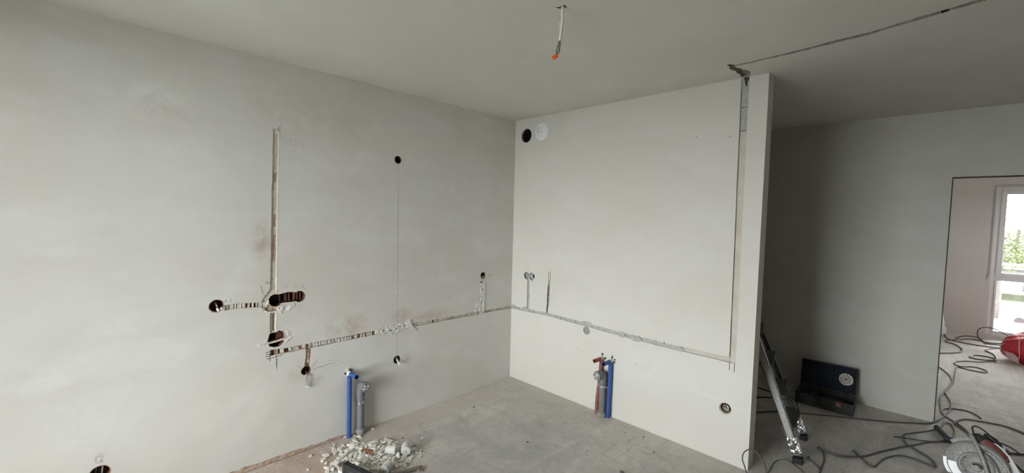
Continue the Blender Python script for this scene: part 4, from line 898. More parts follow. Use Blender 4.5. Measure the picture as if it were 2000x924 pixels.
# dark plug and coupling lying on the cords
root = empty('cord_plug', (3.115, 1.60, 0)); tag(root, 'black extension socket lying where the cords meet by the wall chaser', 'plug')
bm = BM(); swept2 = [(3.082, 1.715), (3.098, 1.66), (3.118, 1.59), (3.130, 1.555)]
tube(bm, [(x, y, .022) for x, y in swept2], .021, n=12, sub=3); obj('socket_body', bm, M_DUSTBLK, root, smooth=True)
bm = BM(); cyl(bm, (3.128, 1.552, .02), (3.150, 1.535, .018), .025, .020, n=14); cyl(bm, (3.150, 1.535, .018), (3.175, 1.515, .014), .017, .008, n=12); obj('plug_head', bm, simple('dark_violet_plastic', (.035, .025, .04), .6), root, smooth=True)
bm = BM(); pipe(bm, (3.080, 1.722, .022), (3.083, 1.712, .022), .0235, .017, 14); obj('socket_rim', bm, M_BLACK, root)

# ------------------------------------------------------------------ cords
def cord(label, pts, r=.0048, m=None, z=None, cat='cord', lift=None):
    P = [(p[0], p[1], (p[2] if len(p) > 2 else r+.0005)) for p in pts]
    bm = BM(); tube(bm, P, r, n=8, sub=6); o = obj('power_cord', bm, m or M_CORD, None, smooth=True)
    return tag(o, label, cat)
def Z(pts, z): return [(x, y, z) for x, y in pts]
cord('dark cord running along the foot of the hall wall into the next room',
     [(2.2, 1.20), (2.42, 1.36), (2.64, 1.50), (2.809, 1.614), (2.903, 1.696), (2.997, 1.777), (3.044, 1.837), (3.092, 1.958), (3.118, 2.057), (3.139, 2.164), (3.168, 2.327), (3.181, 2.503), (3.173, 2.641), (3.154, 2.879), (3.217, 3.223), (3.238, 3.479), (3.252, 3.710), (3.277, 4.006), (3.310, 4.003), (3.387, 3.972), (3.489, 3.987), (3.508, 4.084), (3.424, 4.170), (3.313, 4.071), (3.267, 4.118), (3.272, 4.251), (3.354, 4.386), (3.483, 4.487), (3.617, 4.663), (3.614, 4.590)], .0056, M_CORD)
cord('thick dark cord sweeping from the ladder towards the plug', [(2.455, .68), (2.494, .657), (2.537, .652), (2.578, .654), (2.648, .712), (2.715, .800), (2.780, .944), (2.833, 1.046), (2.894, 1.164), (2.956, 1.269), (3.019, 1.385), (3.084, 1.470), (3.128, 1.536)], .0062, M_CORD)
cord('thin stiff cord with pale specks pointing left of the plug', [(2.840, 1.318), (2.911, 1.360), (2.998, 1.403), (3.062, 1.455), (3.150, 1.522)], .0035, M_CORDB)
cord('grey cord looping across the hall floor in front of the door', [(3.126, 1.984), (3.109, 1.849), (3.070, 1.724), (2.998, 1.591), (2.931, 1.484), (2.896, 1.421), (2.889, 1.345), (2.904, 1.262), (2.927, 1.222), (2.957, 1.193), (2.998, 1.147), (3.030, 1.109), (3.057, 1.041), (3.060, .978), (3.014, .996), (2.959, 1.012), (2.902, 1.002), (2.853, .954), (2.801, .834), (2.771, .693), (2.749, .670), (2.695, .738), (2.637, .826)], .0048, M_CORD)
cord('cord in a flat oval loop behind the wall chaser', [(3.350, 2.287), (3.323, 2.362), (3.273, 2.407), (3.200, 2.383), (3.139, 2.322), (3.115, 2.246), (3.118, 2.162), (3.142, 2.094), (3.187, 2.020), (3.228, 1.939), (3.260, 1.80), (3.268, 1.45), (3.248, 1.22, .12), (3.228, 1.09, .262)], .0048, M_CORDB)
cord('long cord curving from the wall chaser out to the right', [(3.85, 1.75), (3.70, 1.97), (3.62, 2.09), (3.569, 2.159), (3.525, 2.202), (3.465, 2.231), (3.377, 2.214), (3.308, 2.191), (3.252, 2.160), (3.212, 2.087), (3.185, 1.989), (3.210, 1.920), (3.246, 1.848), (3.272, 1.72), (3.275, 1.42), (3.250, 1.22, .11), (3.232, 1.09, .250)], .0056, M_CORD)
cord('short cord bending round to the back of the plug', [(3.134, 1.954), (3.161, 1.944), (3.176, 1.846), (3.177, 1.757), (3.160, 1.60), (3.165, 1.53)], .0048, M_CORD)
cord('dark cord leaving the right side of the wall chaser', [(3.40, 1.55), (3.450, 1.627), (3.490, 1.662), (3.517, 1.676), (3.62, 1.75)], .0062, M_CORDB)
cord('black cord running off past the front of the wall chaser', [(3.44, 1.50), (3.459, 1.426), (3.481, 1.345), (3.489, 1.315), (3.52, 1.20)], .0055, M_CORDB)
far = [[(3.228, 6.051), (3.234, 5.727), (3.312, 5.569), (3.470, 5.516), (3.625, 5.524), (3.78, 5.592)],
       [(3.218, 5.462), (3.280, 5.593), (3.491, 5.897), (3.647, 5.834), (3.796, 5.945)],
       [(3.328, 5.772), (3.434, 6.087), (3.570, 6.113), (3.613, 5.795), (3.672, 5.746), (3.776, 5.808)],
       [(3.217, 5.400), (3.304, 5.326), (3.358, 5.113), (3.348, 4.895), (3.252, 4.717), (3.10, 4.55), (2.95, 4.5)],
       [(3.411, 4.675), (3.462, 4.827), (3.577, 4.862), (3.639, 4.777), (3.563, 4.664), (3.463, 4.615), (3.405, 4.66)],
       [(3.779, 5.580), (3.683, 5.492), (3.596, 5.330), (3.588, 5.218), (3.635, 5.071), (3.645, 4.846), (3.625, 4.760)]]
fl_ = ['cord lying nearest the far wall left of the red bag', 'cord crossing diagonally towards the red bag under the window', 'wavy cord coil in front of the far window', 'cord curving back left behind the door jamb in the next room', 'small flat oval cord loop in the middle of the next room', 'cord hooking round beside the red bag']
for lb, P in zip(fl_, far): cord(lb, P, .0065, M_CORDB if 'oval' in lb or 'hook' in lb else M_CORD)
cord('cord loop rising in an arch in front of the far window', [(3.62, 5.70), (3.58, 5.95), (3.553, 5.93, .05), (3.548, 5.9, .152), (3.610, 5.9, .201), (3.704, 5.9, .197), (3.799, 5.8, .158), (3.846, 5.5, .16)], .0065, M_CORD)
cord('cord passing the door jamb from the hall into the next room', [(3.0, 4.0), (3.117, 3.853), (3.137, 3.811), (3.180, 3.667), (3.212, 3.451), (3.208, 3.245), (3.161, 2.946), (3.134, 2.771), (3.114, 2.611), (3.110, 2.400), (3.117, 2.215), (3.130, 2.115)], .0052, M_CORD)
cord('grey cord springing up in a loop at the end of the partition wall', [(2.34, .02, .006), (2.30, -.06, .02), (2.225, -.118, .030), (2.189, -.12, .096), (2.177, -.12, .132), (2.183, -.12, .170), (2.208, -.12, .202), (2.239, -.12, .209), (2.270, -.12, .190), (2.297, -.12, .155), (2.314, -.12, .100), (2.322, -.15, .03), (2.33, -.22, .006), (2.40, -.4)], .0038, M_CORD)
cord('pale grey cord arching over the floor near the taped ladder foot', [(2.27, .03), (2.281, .087), (2.279, .234), (2.307, .310), (2.347, .322), (2.397, .283), (2.444, .233), (2.50, .1)], .0035, M_CORDG)
cord('thin dark cord right of the front ladder foot', [(2.455, .703), (2.494, .623), (2.514, .514), (2.516, .393), (2.518, .311), (2.51, .1)], .0038, M_CORD)
cord('thin cord trailing from under the front ladder foot', [(2.43, .50), (2.438, .465), (2.495, .401), (2.515, .363)], .0028, M_CORD)
cord('cord seen between the ladder rails, highest one behind them', [(1.2, 1.70), (1.70, 1.62), (1.842, 1.581), (1.909, 1.568), (1.98, 1.54), (2.08, 1.45)], .0055, M_CORDB)
cord('thick cord behind the ladder running to the left', [(1.5, 1.0), (1.875, 1.286), (1.907, 1.321), (2.006, 1.417), (2.09, 1.46)], .0072, M_CORDB)
cord('lower cord winding under the ladder steps', [(1.80, .88), (1.966, .937), (1.992, .982), (2.063, 1.076), (2.135, 1.170), (2.188, 1.177), (2.20, 1.227)], .0058, M_CORDB)

# ------------------------------------------------------------------ red bag in the next room
root = empty('red_bag', (3.98, 4.95, 0)); tag(root, 'large red tarpaulin bag on the floor under the far window', 'bag')
bm = BM(); nu, nv = 56, 30; rg = random.Random(9)
ctr = Vector((4.02, 4.95, .0)); rings = []
for j in range(nv+1):
    v = j/nv; ring = []
    for i in range(nu):
        a = 2*PI*i/nu
        ex = .345 if math.cos(a) < 0 else .42
        prof = math.sin(PI*min(1, .10+.86*v))**.62
        z = .335*(1-math.cos(PI*v))/2
        x = ex*math.cos(a)*prof; y = .30*math.sin(a)*prof
        # pinched, folded mouth towards the left
        if x < 0: y *= 1 - .25*(abs(x)/.345)**2; 
        cr_ = .018*math.sin(a*5+v*6) + .012*math.sin(a*11-v*9+1) + .008*hsh(i, j, 2)*.6
        k = 1 + cr_*1.4
        lean = -.06*v if x < 0 else 0
        ring.append(bm.verts.new((ctr.x+x*k+lean*0, ctr.y+y*k, max(.002, z*(1+.10*math.sin(a*3+1)) + cr_*.5*math.sin(PI*v)))))
    rings.append(ring)
for a, b in zip(rings, rings[1:]):
    for i in range(nu): bm.faces.new((a[i], a[(i+1) % nu], b[(i+1) % nu], b[i]))
bm.faces.new(rings[0][::-1]); bm.faces.new(rings[-1])
bag = obj('bag_body', bm, M_REDBAG, root, smooth=True)
bm = BM(); 
for k, (p, q) in enumerate((((3.80, 4.74, .33), (3.80, 4.72, .04)),)):
    tube(bm, [p, (3.79, 4.66, .24), (3.80, 4.66, .12), q], .004, n=6)
obj('seam', bm, M_CLEAR, root)
bm = BM(); tube(bm, [(3.72, 4.88, .22), (3.675, 4.87, .18), (3.668, 4.86, .13), (3.69, 4.85, .075), (3.76, 4.80, .03), (3.82, 4.74, .01)], .006, n=8); obj('bag_handle', bm, M_CLEAR, root, smooth=True)
bm = BM(); P = [(3.69, 4.80, .12), (3.75, 4.70, .13), (3.79, 4.68, .09), (3.80, 4.68, .03), (3.74, 4.74, .035)]
va = [bm.verts.new(p) for p in P]; vb = [bm.verts.new((p[0]+.01, p[1]+.02, p[2])) for p in P]; bm.faces.new(va); bm.faces.new(vb[::-1])
for i in range(5): bm.faces.new((va[i], va[(i+1) % 5], vb[(i+1) % 5], vb[i]))
obj('clear_pocket', bm, M_CLEAR, root)

# white sack corner behind the door jamb
bm = BM(); rings = []
for j in range(9):
    v = j/8; rings.append([bm.verts.new((3.135+.105*(1-.55*v)*math.cos(2*PI*i/16)*(1+.12*hsh(i, j)), 6.02+.08*(1-.4*v)*math.sin(2*PI*i/16), .05+.30*v+.02*hsh(j, i))) for i in range(16)])
for r_ in rings[:1]:
    for v_ in r_: v_.co.z = 0
for a, b in zip(rings, rings[1:]):
    for i in range(16): bm.faces.new((a[i], a[(i+1) % 16], b[(i+1) % 16], b[i]))
bm.faces.new(rings[0][::-1]); bm.faces.new(rings[-1])
tag(obj('white_sack', bm, M_WHITE), 'white plastic sack just showing past the door jamb by the far wall', 'sack')

# ------------------------------------------------------------------ rubble pile
def chip_mesh(k):
    rg = random.Random(1000+k)
    if k < 50: l, w, h = rg.uniform(.062, .120), rg.uniform(.018, .036), rg.uniform(.0045, .009)
    elif k < 190: l, w, h = rg.uniform(.032, .066), rg.uniform(.018, .036), rg.uniform(.005, .012)
    else: l, w, h = rg.uniform(.014, .032), rg.uniform(.010, .022), rg.uniform(.005, .011)
    kind = rg.random(); bm = bmesh.new()
    if kind < .35: pts = [(-.5, rg.uniform(-.2, .2)), (-.15, -.5), (.32, -.42), (.5, rg.uniform(-.3, .1)), (.22, .45), (-.25, .38)]      # pointed splinter
    elif kind < .65: pts = [(-.5, -.42), (.42, -.5), (.5, .30), (.1, .5), (-.44, .40)]                                                # block
    elif kind < .85: pts = [(-.5, -.1), (-.1, -.5), (.5, -.35), (.36, .22), (-.3, .5)]                                               # wedge
    else: pts = [(-.5, -.5), (.5, -.15), (.2, .5), (-.35, .2)]
    pts = [(l*(x+rg.uniform(-.07, .07)), w*(y+rg.uniform(-.1, .1))) for x, y in pts]; n = len(pts)
    sh = rg.uniform(.80, .98); tw_ = rg.uniform(-.10, .10)
    a_ = [bm.verts.new((x, y, -h/2 + abs(x)*rg.uniform(0, .03))) for x, y in pts]; b_ = [bm.verts.new((x*sh + rg.uniform(-.003, .003), y*sh + rg.uniform(-.002, .002), h/2 + tw_*x)) for x, y in pts]
    bm.faces.new(a_[::-1]); bm.faces.new(b_)
    for i in range(n): bm.faces.new((a_[i], a_[(i+1) % n], b_[(i+1) % n], b_[i]))
    bmesh.ops.recalc_face_normals(bm, faces=bm.faces); me = bpy.data.meshes.new('chip'); bm.to_mesh(me); bm.free(); return me
def core_mesh(r, h, chipped=False):
    bm = bmesh.new(); prof = [(r*.96, -h/2), (r, -h/2+.002), (r, h/2-.003), (r*.95, h/2), (.004, h/2), (.004, h/2-.006)]
    lathe(bm, prof, (0, 0, 0), n=24)
    if chipped:
        for v in bm.verts:
            if v.co.z > 0 and v.co.x > 0: v.co.z -= v.co.x*.9; 
            if v.co.z < 0: v.co.x *= .82; v.co.y *= .82
    bmesh.ops.recalc_face_normals(bm, faces=bm.faces); me = bpy.data.meshes.new('core'); bm.to_mesh(me); bm.free(); return me
NCHIP = 285
PILE = [
(0.2907,-1.856,0.006655,0.7396,0.0319,0.0182,-0.672),
(0.4008,-1.419,0.004593,0.0513,0.03971,0.9978,0.00933),
(0.4098,-1.606,0.01458,0.5181,0.1707,0.01757,0.8379),
(0.3936,-1.764,0.02606,0.1128,-0.4746,0.8728,-0.01473),
(0.3754,-1.606,0.01276,0.1071,0.109,0.07944,0.9851),
(0.6433,-1.7,0.003788,0.2502,-0.001131,-0.008401,-0.9682),
(0.4066,-1.552,0.002554,0.9976,-0.01416,-0.005762,0.06767),
(0.166,-1.706,0.004177,0.02958,0.8623,0.5041,-0.03794),
(0.4819,-1.488,0.007079,0.02628,0.3875,-0.921,-0.02991),
(0.2326,-1.745,0.002754,0.06119,-0.0007805,-0.01063,-0.9981),
(0.3013,-1.798,0.003192,0.3969,4.536e-05,0.001131,-0.9179),
(0.4202,-1.726,0.02089,0.08516,-0.9894,-0.118,0.001641),
(0.3521,-1.898,0.007656,0.008883,-0.05999,-0.0275,-0.9978),
(0.489,-1.567,0.02477,0.05875,-0.0136,-0.2805,0.958),
(0.3955,-1.762,0.01205,0.04474,-0.2766,0.9324,0.2284),
(0.3904,-1.616,0.02619,0.06484,0.5361,0.8408,-0.03775),
(0.3951,-1.884,0.01542,0.7982,-0.03476,0.0003716,-0.6014),
(0.4517,-1.846,0.006923,0.3242,0.06374,0.04618,0.9427),
(0.2734,-1.58,0.01085,0.3405,0.09759,-0.117,-0.9278),
(0.2852,-1.647,0.02587,0.997,0.06986,0.03098,-0.01457),
(0.4758,-1.62,0.01883,0.9885,-0.05305,-0.001857,0.1417),
(0.4757,-1.557,0.01053,0.9634,-0.2557,0.07193,0.03737),
(0.5325,-1.609,0.003586,0.7286,-0.0004013,0.0001854,-0.685),
(0.4097,-1.712,0.02826,0.0698,0.03457,-0.114,-0.9904),
(0.2694,-1.832,0.01667,0.8209,0.1277,-0.02998,-0.5558),
(0.4284,-1.601,0.0119,0.5579,-0.6723,0.46,-0.1588),
(0.3326,-1.742,0.003618,0.9545,0.00155,0.0003429,-0.2981),
(0.2512,-1.709,0.005955,0.006378,-0.3079,-0.9481,0.07876),
(0.5621,-1.521,0.004074,0.7092,-0.001897,0.0002354,0.705),
(0.2144,-1.634,0.0075,0.5463,-0.05066,0.02378,0.8357),
(0.4208,-1.862,0.004925,0.01878,0.8238,0.5645,-0.04926),
(0.3361,-1.693,0.02617,0.1158,-0.0006913,0.04651,-0.9922),
(0.5229,-1.734,0.008606,0.145,-0.9158,-0.3741,0.01501),
(0.3742,-1.626,0.02218,0.8201,-0.02539,0.07275,-0.567),
(0.4645,-1.626,0.0119,0.8235,-0.06736,-0.0565,-0.5605),
(0.5034,-1.653,0.01519,0.7066,0.02961,-0.1316,-0.6946),
(0.2844,-1.79,0.01535,0.9782,0.02901,-0.009056,-0.2056),
(0.374,-1.688,0.009059,0.07821,0.5426,-0.8081,-0.2155),
(0.3346,-1.738,0.01636,0.7522,0.1865,0.02047,-0.6317),
(0.1645,-1.709,0.01203,0.8703,-0.02904,0.03515,0.4904),
(0.5157,-1.598,0.008564,0.162,-0.6405,0.7379,-0.1379),
(0.3339,-1.753,0.01855,0.3772,-0.059,-0.15,0.912),
(0.4309,-1.522,0.007868,0.09518,-0.9462,-0.2954,-0.0915),
(0.3644,-1.824,0.01537,0.8516,-0.02037,-0.01956,0.5235),
(0.4481,-1.892,0.01538,0.9322,0.03577,0.1153,0.3412),
(0.3543,-1.476,0.00696,0.5389,-0.0292,-0.009068,-0.8418),
(0.4301,-1.7,0.01889,0.8623,0.08062,-0.04951,0.4974),
(0.2754,-1.552,0.01704,0.09572,-0.07816,0.05266,0.9909),
(0.2853,-1.657,0.008859,0.5365,-0.8282,-0.1147,0.1146),
(0.1469,-1.833,0.004414,0.9966,-0.01326,0.001259,-0.08139),
(0.4311,-1.683,0.004613,0.3193,0.005529,0.001177,-0.9476),
(0.4511,-1.777,0.00465,0.9887,0.003529,0.0001554,0.1496),
(0.5784,-1.759,0.003385,0.8669,-0.005623,0.003089,-0.4984),
(0.2901,-1.897,0.009432,0.005074,-0.4735,0.8798,0.04144),
(0.4818,-1.666,0.02229,0.997,-0.03711,-0.01831,-0.0649),
(0.35,-1.709,0.00502,0.8042,0.00276,-0.001049,-0.5944),
(0.2056,-1.742,0.02147,0.15,0.02025,0.09847,-0.9836),
(0.2373,-1.588,0.01375,0.9145,-0.08513,-0.1097,0.38),
(0.3727,-1.749,0.02051,0.3887,-0.5411,0.5424,-0.5118),
(0.1852,-1.637,0.003937,0.002299,0.06146,-0.9981,0.0004936),
(0.4773,-1.534,0.007931,0.6237,-0.7128,0.151,-0.2831),
(0.4909,-1.703,0.006426,0.9983,-0.002196,0.001481,-0.05893),
(0.368,-1.744,0.005632,0.02036,0.1877,-0.982,0.0001423),
(0.2059,-1.816,0.005035,0.0009941,0.9992,0.03586,-0.01784),
(0.3426,-1.545,0.009615,0.5197,0.04747,-0.1169,0.845),
(0.3199,-1.626,0.005626,0.547,0.009765,0.01434,0.8369),
(0.291,-1.632,0.01881,0.9655,0.12,0.003969,0.2309),
(0.55,-1.568,0.00623,0.03218,-0.9936,-0.1014,-0.03715),
(0.3182,-1.77,0.01936,0.9195,-0.02246,0.1199,-0.3737),
(0.4751,-1.713,0.02022,0.7107,-0.007924,-0.03485,-0.7026),
(0.4263,-1.74,0.002985,0.92,0.0004372,-0.002213,0.3918),
(0.144,-1.802,0.006044,0.006512,-0.9923,-0.115,-0.04574),
(0.2756,-1.682,0.02009,0.9018,0.142,0.0206,-0.4077),
(0.4525,-1.567,0.007246,0.1104,0.05748,-0.7812,-0.6118),
(0.5869,-1.55,0.003886,0.01944,-0.9189,-0.3908,-0.05056),
(0.4148,-1.681,0.02328,0.08097,-0.2105,0.06768,0.9719),
(0.2012,-1.667,0.007546,0.3496,0.6215,0.4991,0.4924),
(0.4042,-1.496,0.01119,0.1382,-0.001356,0.005413,-0.9904),
(0.4035,-1.653,0.005642,0.8596,0.001412,-0.0007925,0.511),
(0.4285,-1.639,0.02162,0.7303,-0.2143,-0.09313,0.6419),
(0.5231,-1.481,0.006173,0.0272,-0.8729,-0.485,-0.04569),
(0.5554,-1.654,0.01201,0.09654,-0.1691,-0.9424,-0.2719),
(0.284,-1.754,0.00489,0.9697,-0.001782,3.189e-06,0.2443),
(0.4742,-1.76,0.009478,0.01619,0.193,-0.7679,0.6106),
(0.2433,-1.809,0.009452,0.5249,0.1222,-0.02076,0.8421),
(0.4121,-1.54,0.01231,0.2229,-0.04394,-0.09281,0.9694),
(0.2188,-1.719,0.005365,0.0202,0.001397,-0.0007521,-0.9998),
(0.3423,-1.789,0.00995,0.08907,0.5012,-0.7987,0.3209),
(0.2751,-1.745,0.0183,0.6833,-0.1411,-0.2292,0.6788),
(0.4581,-1.689,0.00519,0.2666,0.0002262,-0.001022,-0.9638),
(0.3558,-1.57,0.01822,0.143,0.2024,0.9675,-0.05066),
(0.3908,-1.45,0.003358,0.05317,0.5001,-0.864,0.02157),
(0.3243,-1.483,0.003848,0.893,-0.002336,-0.002071,0.4501),
(0.2915,-1.726,0.01935,0.2177,0.3387,0.8966,0.1842),
(0.435,-1.676,0.01552,0.3393,0.02625,0.05197,-0.9389),
(0.3825,-1.624,0.003232,0.8254,0.00622,-0.005347,-0.5645),
(0.373,-1.528,0.01461,0.4469,-0.1275,-0.03751,0.8846),
(0.3658,-1.65,0.02699,0.4929,0.05346,0.1257,0.8593),
(0.2059,-1.787,0.006807,0.0566,-0.9851,-0.1559,0.04453),
(0.2535,-1.705,0.01489,0.02321,0.4823,0.8717,-0.08386),
(0.2182,-1.731,0.01427,0.169,-0.006711,0.1031,-0.9802),
(0.356,-1.73,0.02252,0.4972,-0.2295,0.2046,-0.8113),
(0.3549,-1.861,0.005122,0.738,0.0111,-0.004281,-0.6747),
(0.2622,-1.69,0.008743,0.2467,-0.2826,-0.8864,0.2711),
(0.3579,-1.637,0.01544,0.9245,0.01362,0.00714,0.3809),
(0.2954,-1.948,0.0049,0.2705,-0.002592,0.0004554,-0.9627),
(0.2621,-1.632,0.006424,0.9982,0.0133,0.008979,0.05839),
(0.2604,-1.78,0.004444,0.8829,0.001067,0.001551,-0.4696),
(0.5324,-1.438,0.004896,0.9935,-0.002846,0.002595,0.1136),
(0.5158,-1.675,0.01176,0.8174,-0.1695,-0.1412,0.5322),
(0.5077,-1.599,0.01761,0.0009264,-0.89,0.451,-0.06743),
(0.2605,-1.702,0.02659,0.9581,-0.01617,-0.02722,-0.2845),
(0.4086,-1.801,0.01658,0.9641,0.1583,0.01574,0.2124),
(0.3546,-1.814,0.005978,0.342,-0.002608,0.003945,0.9397),
(0.2217,-1.766,0.01533,0.1579,0.5642,-0.8096,-0.03723),
(0.4049,-1.489,0.003721,0.9036,0.002224,0.001862,-0.4284),
(0.5784,-1.618,0.005413,0.9683,-0.00109,0.001587,-0.2497),
(0.1189,-1.764,0.004155,0.004105,0.9991,-0.01896,0.03856),
(0.3529,-1.673,0.01648,0.9102,0.03909,0.002249,0.4124),
(0.2003,-1.932,0.006092,0.9264,0.0002803,0.0005304,-0.3766),
(0.3464,-1.531,0.003168,0.9885,0.001681,0.0006491,-0.1514),
(0.4015,-1.588,0.005081,0.9379,-0.001299,0.002705,-0.347),
(0.3138,-1.676,0.01605,0.2897,0.1013,-0.2582,0.9161),
(0.5488,-1.629,0.01124,0.04304,0.1252,-0.07331,0.9885),
(0.1148,-1.677,0.005954,9.803e-05,0.9986,-0.05313,0.0009835),
(0.2463,-1.847,0.006462,0.01743,0.8158,0.5754,-0.05658),
(0.4023,-1.641,0.01731,0.6828,0.06298,0.04119,-0.7267),
(0.1665,-1.668,0.003242,0.3843,-0.0001108,-0.0052,-0.9232),
(0.2649,-1.538,0.003423,0.2951,0.00481,0.001157,0.9555),
(0.3901,-1.94,0.005827,0.9436,0.009551,0.002909,0.3309),
(0.4231,-1.526,0.02247,0.09933,-0.1255,-0.9547,0.2509),
(0.3114,-1.637,0.03073,0.339,0.08092,0.02715,0.9369),
(0.3368,-1.722,0.01372,0.388,0.07215,0.04461,-0.9177),
(0.5328,-1.541,0.01302,0.5325,0.0001801,-0.004122,-0.8464),
(0.3418,-1.964,0.003731,0.241,-0.002239,0.005479,0.9705),
(0.3344,-1.812,0.00989,0.307,0.3184,0.678,0.587),
(0.5116,-1.797,0.00985,0.5388,-0.7253,-0.3072,0.2987),
(0.1695,-1.899,0.01196,0.5564,0.5435,0.4774,0.4087),
(0.2979,-1.764,0.01346,0.01436,0.7684,-0.6385,-0.04151),
(0.5268,-1.672,0.003677,0.4401,0.001358,-0.003229,-0.898),
(0.2966,-1.518,0.0159,0.003782,0.9847,0.1667,-0.05053),
(0.2617,-1.614,0.01108,0.1149,-0.1413,0.9832,-0.008772),
(0.4287,-1.587,0.01045,0.06605,0.6407,0.5209,0.5602),
(0.4481,-1.747,0.0193,0.6294,0.01469,0.3956,-0.6686),
(0.3522,-1.636,0.006036,0.3899,0.004078,0.0009869,0.9209),
(0.3328,-1.582,0.009904,0.6102,0.1304,-0.1462,0.7676),
(0.4639,-1.645,0.005234,0.876,-0.009553,-0.002049,0.4822),
(0.4889,-1.778,0.008603,0.9886,0.06854,0.08015,0.1071),
(0.4601,-1.597,0.01616,0.4124,-0.0274,-0.05062,-0.9092),
(0.5392,-1.795,0.004304,0.01944,-0.8574,-0.5128,-0.03834),
(0.247,-1.659,0.003975,0.03395,0.4221,0.9057,-0.01773),
(0.4885,-1.677,0.003924,0.6177,-0.003735,0.00259,-0.7864),
(0.4105,-1.777,0.006287,0.3061,-0.0003633,0.001302,-0.952),
(0.4905,-1.581,0.005927,0.2085,-0.002461,-0.003151,0.978),
(0.3857,-1.715,0.01356,0.005251,0.7597,-0.6497,-0.02745),
(0.3406,-1.619,0.02064,0.09199,-0.9647,0.2144,0.1217),
(0.1705,-1.802,0.004432,0.01708,0.8537,0.5197,-0.03049),
(0.3243,-1.554,0.005795,0.8197,-0.001187,0.0003677,-0.5728),
(0.6642,-1.858,0.004588,0.02122,-0.5215,0.8528,0.01441),
(0.3556,-1.673,0.004678,0.8354,-0.001957,0.001161,-0.5496),
(0.3681,-1.562,0.0104,0.1089,0.4862,0.8666,0.02671),
(0.4002,-1.726,0.004842,0.08276,0.002727,-0.003459,-0.9966),
(0.3878,-1.814,0.002979,0.9332,-6.243e-05,-0.001182,0.3592),
(0.3909,-1.869,0.004624,0.02616,-0.4163,0.9088,0.00749),
(0.2484,-1.747,0.01528,0.1093,-0.3495,-0.9025,0.2267),
(0.2163,-1.571,0.005839,0.003779,-0.3734,0.9277,0.00122),
(0.2965,-1.708,0.00492,0.6672,0.002929,-0.00296,0.7449),
(0.5375,-1.901,0.003917,0.02348,-0.8961,-0.4416,-0.03689),
(0.5343,-1.538,0.00334,0.761,-0.001258,0.0006632,0.6488),
(0.4883,-1.732,0.01142,0.934,0.01465,0.02817,0.3559),
(0.2604,-1.869,0.004459,0.5891,0.006437,-0.002424,-0.8081),
(0.6081,-1.578,0.006422,0.2104,0.001935,0.001607,0.9776),
(0.3717,-1.996,0.006303,0.02356,0.3254,-0.9452,0.007565),
(0.4763,-1.726,0.004238,0.1264,0.001027,0.006896,-0.992),
(0.2072,-1.699,0.01226,0.2928,-0.06598,-0.2512,-0.9202),
(0.3044,-1.585,0.01161,0.5522,-0.1616,0.004243,0.8179),
(0.4584,-1.815,0.006795,0.998,-0.03267,0.04022,-0.03583),
(0.311,-1.707,0.01476,0.004729,-0.00213,0.04468,-0.999),
(0.3165,-1.899,0.003889,0.7262,0.001194,-0.002271,0.6875),
(0.4772,-1.64,0.02359,0.7164,0.6663,0.2001,0.05241),
(0.4823,-1.434,0.00398,0.4776,0.003689,-0.003042,-0.8785),
(0.4469,-1.719,0.01063,0.08354,-0.7223,0.6865,-0.007674),
(0.5793,-1.591,0.003148,0.9626,-0.004769,-0.0002322,-0.2709),
(0.1959,-1.768,0.00569,0.05308,-0.004456,-0.008083,-0.9985),
(0.4441,-1.491,0.002949,0.4387,0.00518,0.01128,0.8985),
(0.7062,-1.552,0.008476,0.2319,-0.1037,0.6337,-0.7306),
(0.4726,-1.929,0.00538,0.4528,-0.00083,0.005085,-0.8916),
(0.3107,-1.668,0.009534,0.1749,0.04326,0.2826,-0.9422),
(0.3938,-1.833,0.00796,0.9518,0.1129,0.03622,0.283),
(0.4402,-1.549,0.01395,0.4651,-0.8142,-0.335,0.09275),
(0.1099,-1.638,0.005752,0.3858,-0.5478,0.4217,-0.6109),
(0.2465,-1.573,0.005429,0.634,0.6742,-0.1605,-0.3431),
(0.256,-1.555,0.004001,0.4237,-0.004234,0.00527,0.9058),
(0.09291,-1.972,0.004406,0.01938,-0.5891,0.8077,0.01433),
(0.4022,-1.305,0.003096,0.7442,0.01038,0.0002184,-0.6679),
(0.06424,-1.803,0.004637,0.01308,0.6384,0.7695,-0.009692),
(0.3,-1.925,0.00458,0.155,0.003604,0.005731,0.9879),
(0.4184,-1.666,0.006499,0.6499,0.6361,0.2511,0.3317),
(0.2338,-2.04,0.003528,0.9473,0.007013,-0.005769,-0.3201),
(0.3078,-1.42,0.005188,0.02908,0.6193,0.7846,-0.004074),
(0.1311,-1.698,0.00337,0.562,0.0005969,0.001511,-0.8272),
(0.5285,-1.404,0.004227,0.9872,-0.0007081,-0.0008852,0.1595),
(0.5815,-1.516,0.00569,0.617,0.004191,-0.007204,-0.787),
(0.2298,-1.545,0.003624,0.9942,-0.0008565,-0.001338,0.1073),
(0.576,-1.645,0.00633,0.227,-0.09379,-0.6294,0.7373),
(0.4412,-1.637,0.009509,0.6386,0.6433,-0.3253,-0.2693),
(0.2864,-1.548,0.005165,0.2468,0.4326,-0.6949,-0.5188),
(0.5164,-2.048,0.005514,0.03557,0.8773,0.4776,-0.03135),
(0.2917,-1.625,0.008217,0.5066,-0.4187,0.5078,0.557),
(0.4059,-1.705,0.004037,0.5039,-0.002286,0.0003448,-0.8637),
(0.4517,-1.714,0.003244,0.7208,0.00219,-0.003534,0.6931),
(0.4997,-1.447,0.004469,0.4412,0.0008926,0.0007046,0.8974),
(0.3205,-1.512,0.003937,0.4854,0.007309,-0.006628,-0.8743),
(0.1708,-1.8,0.0121,0.02605,0.9637,0.2656,-0.01039),
(0.3753,-1.513,0.003252,0.6724,0.0002341,-0.004264,0.7402),
(0.5033,-1.645,0.004266,0.2327,0.002388,-0.00165,0.9726),
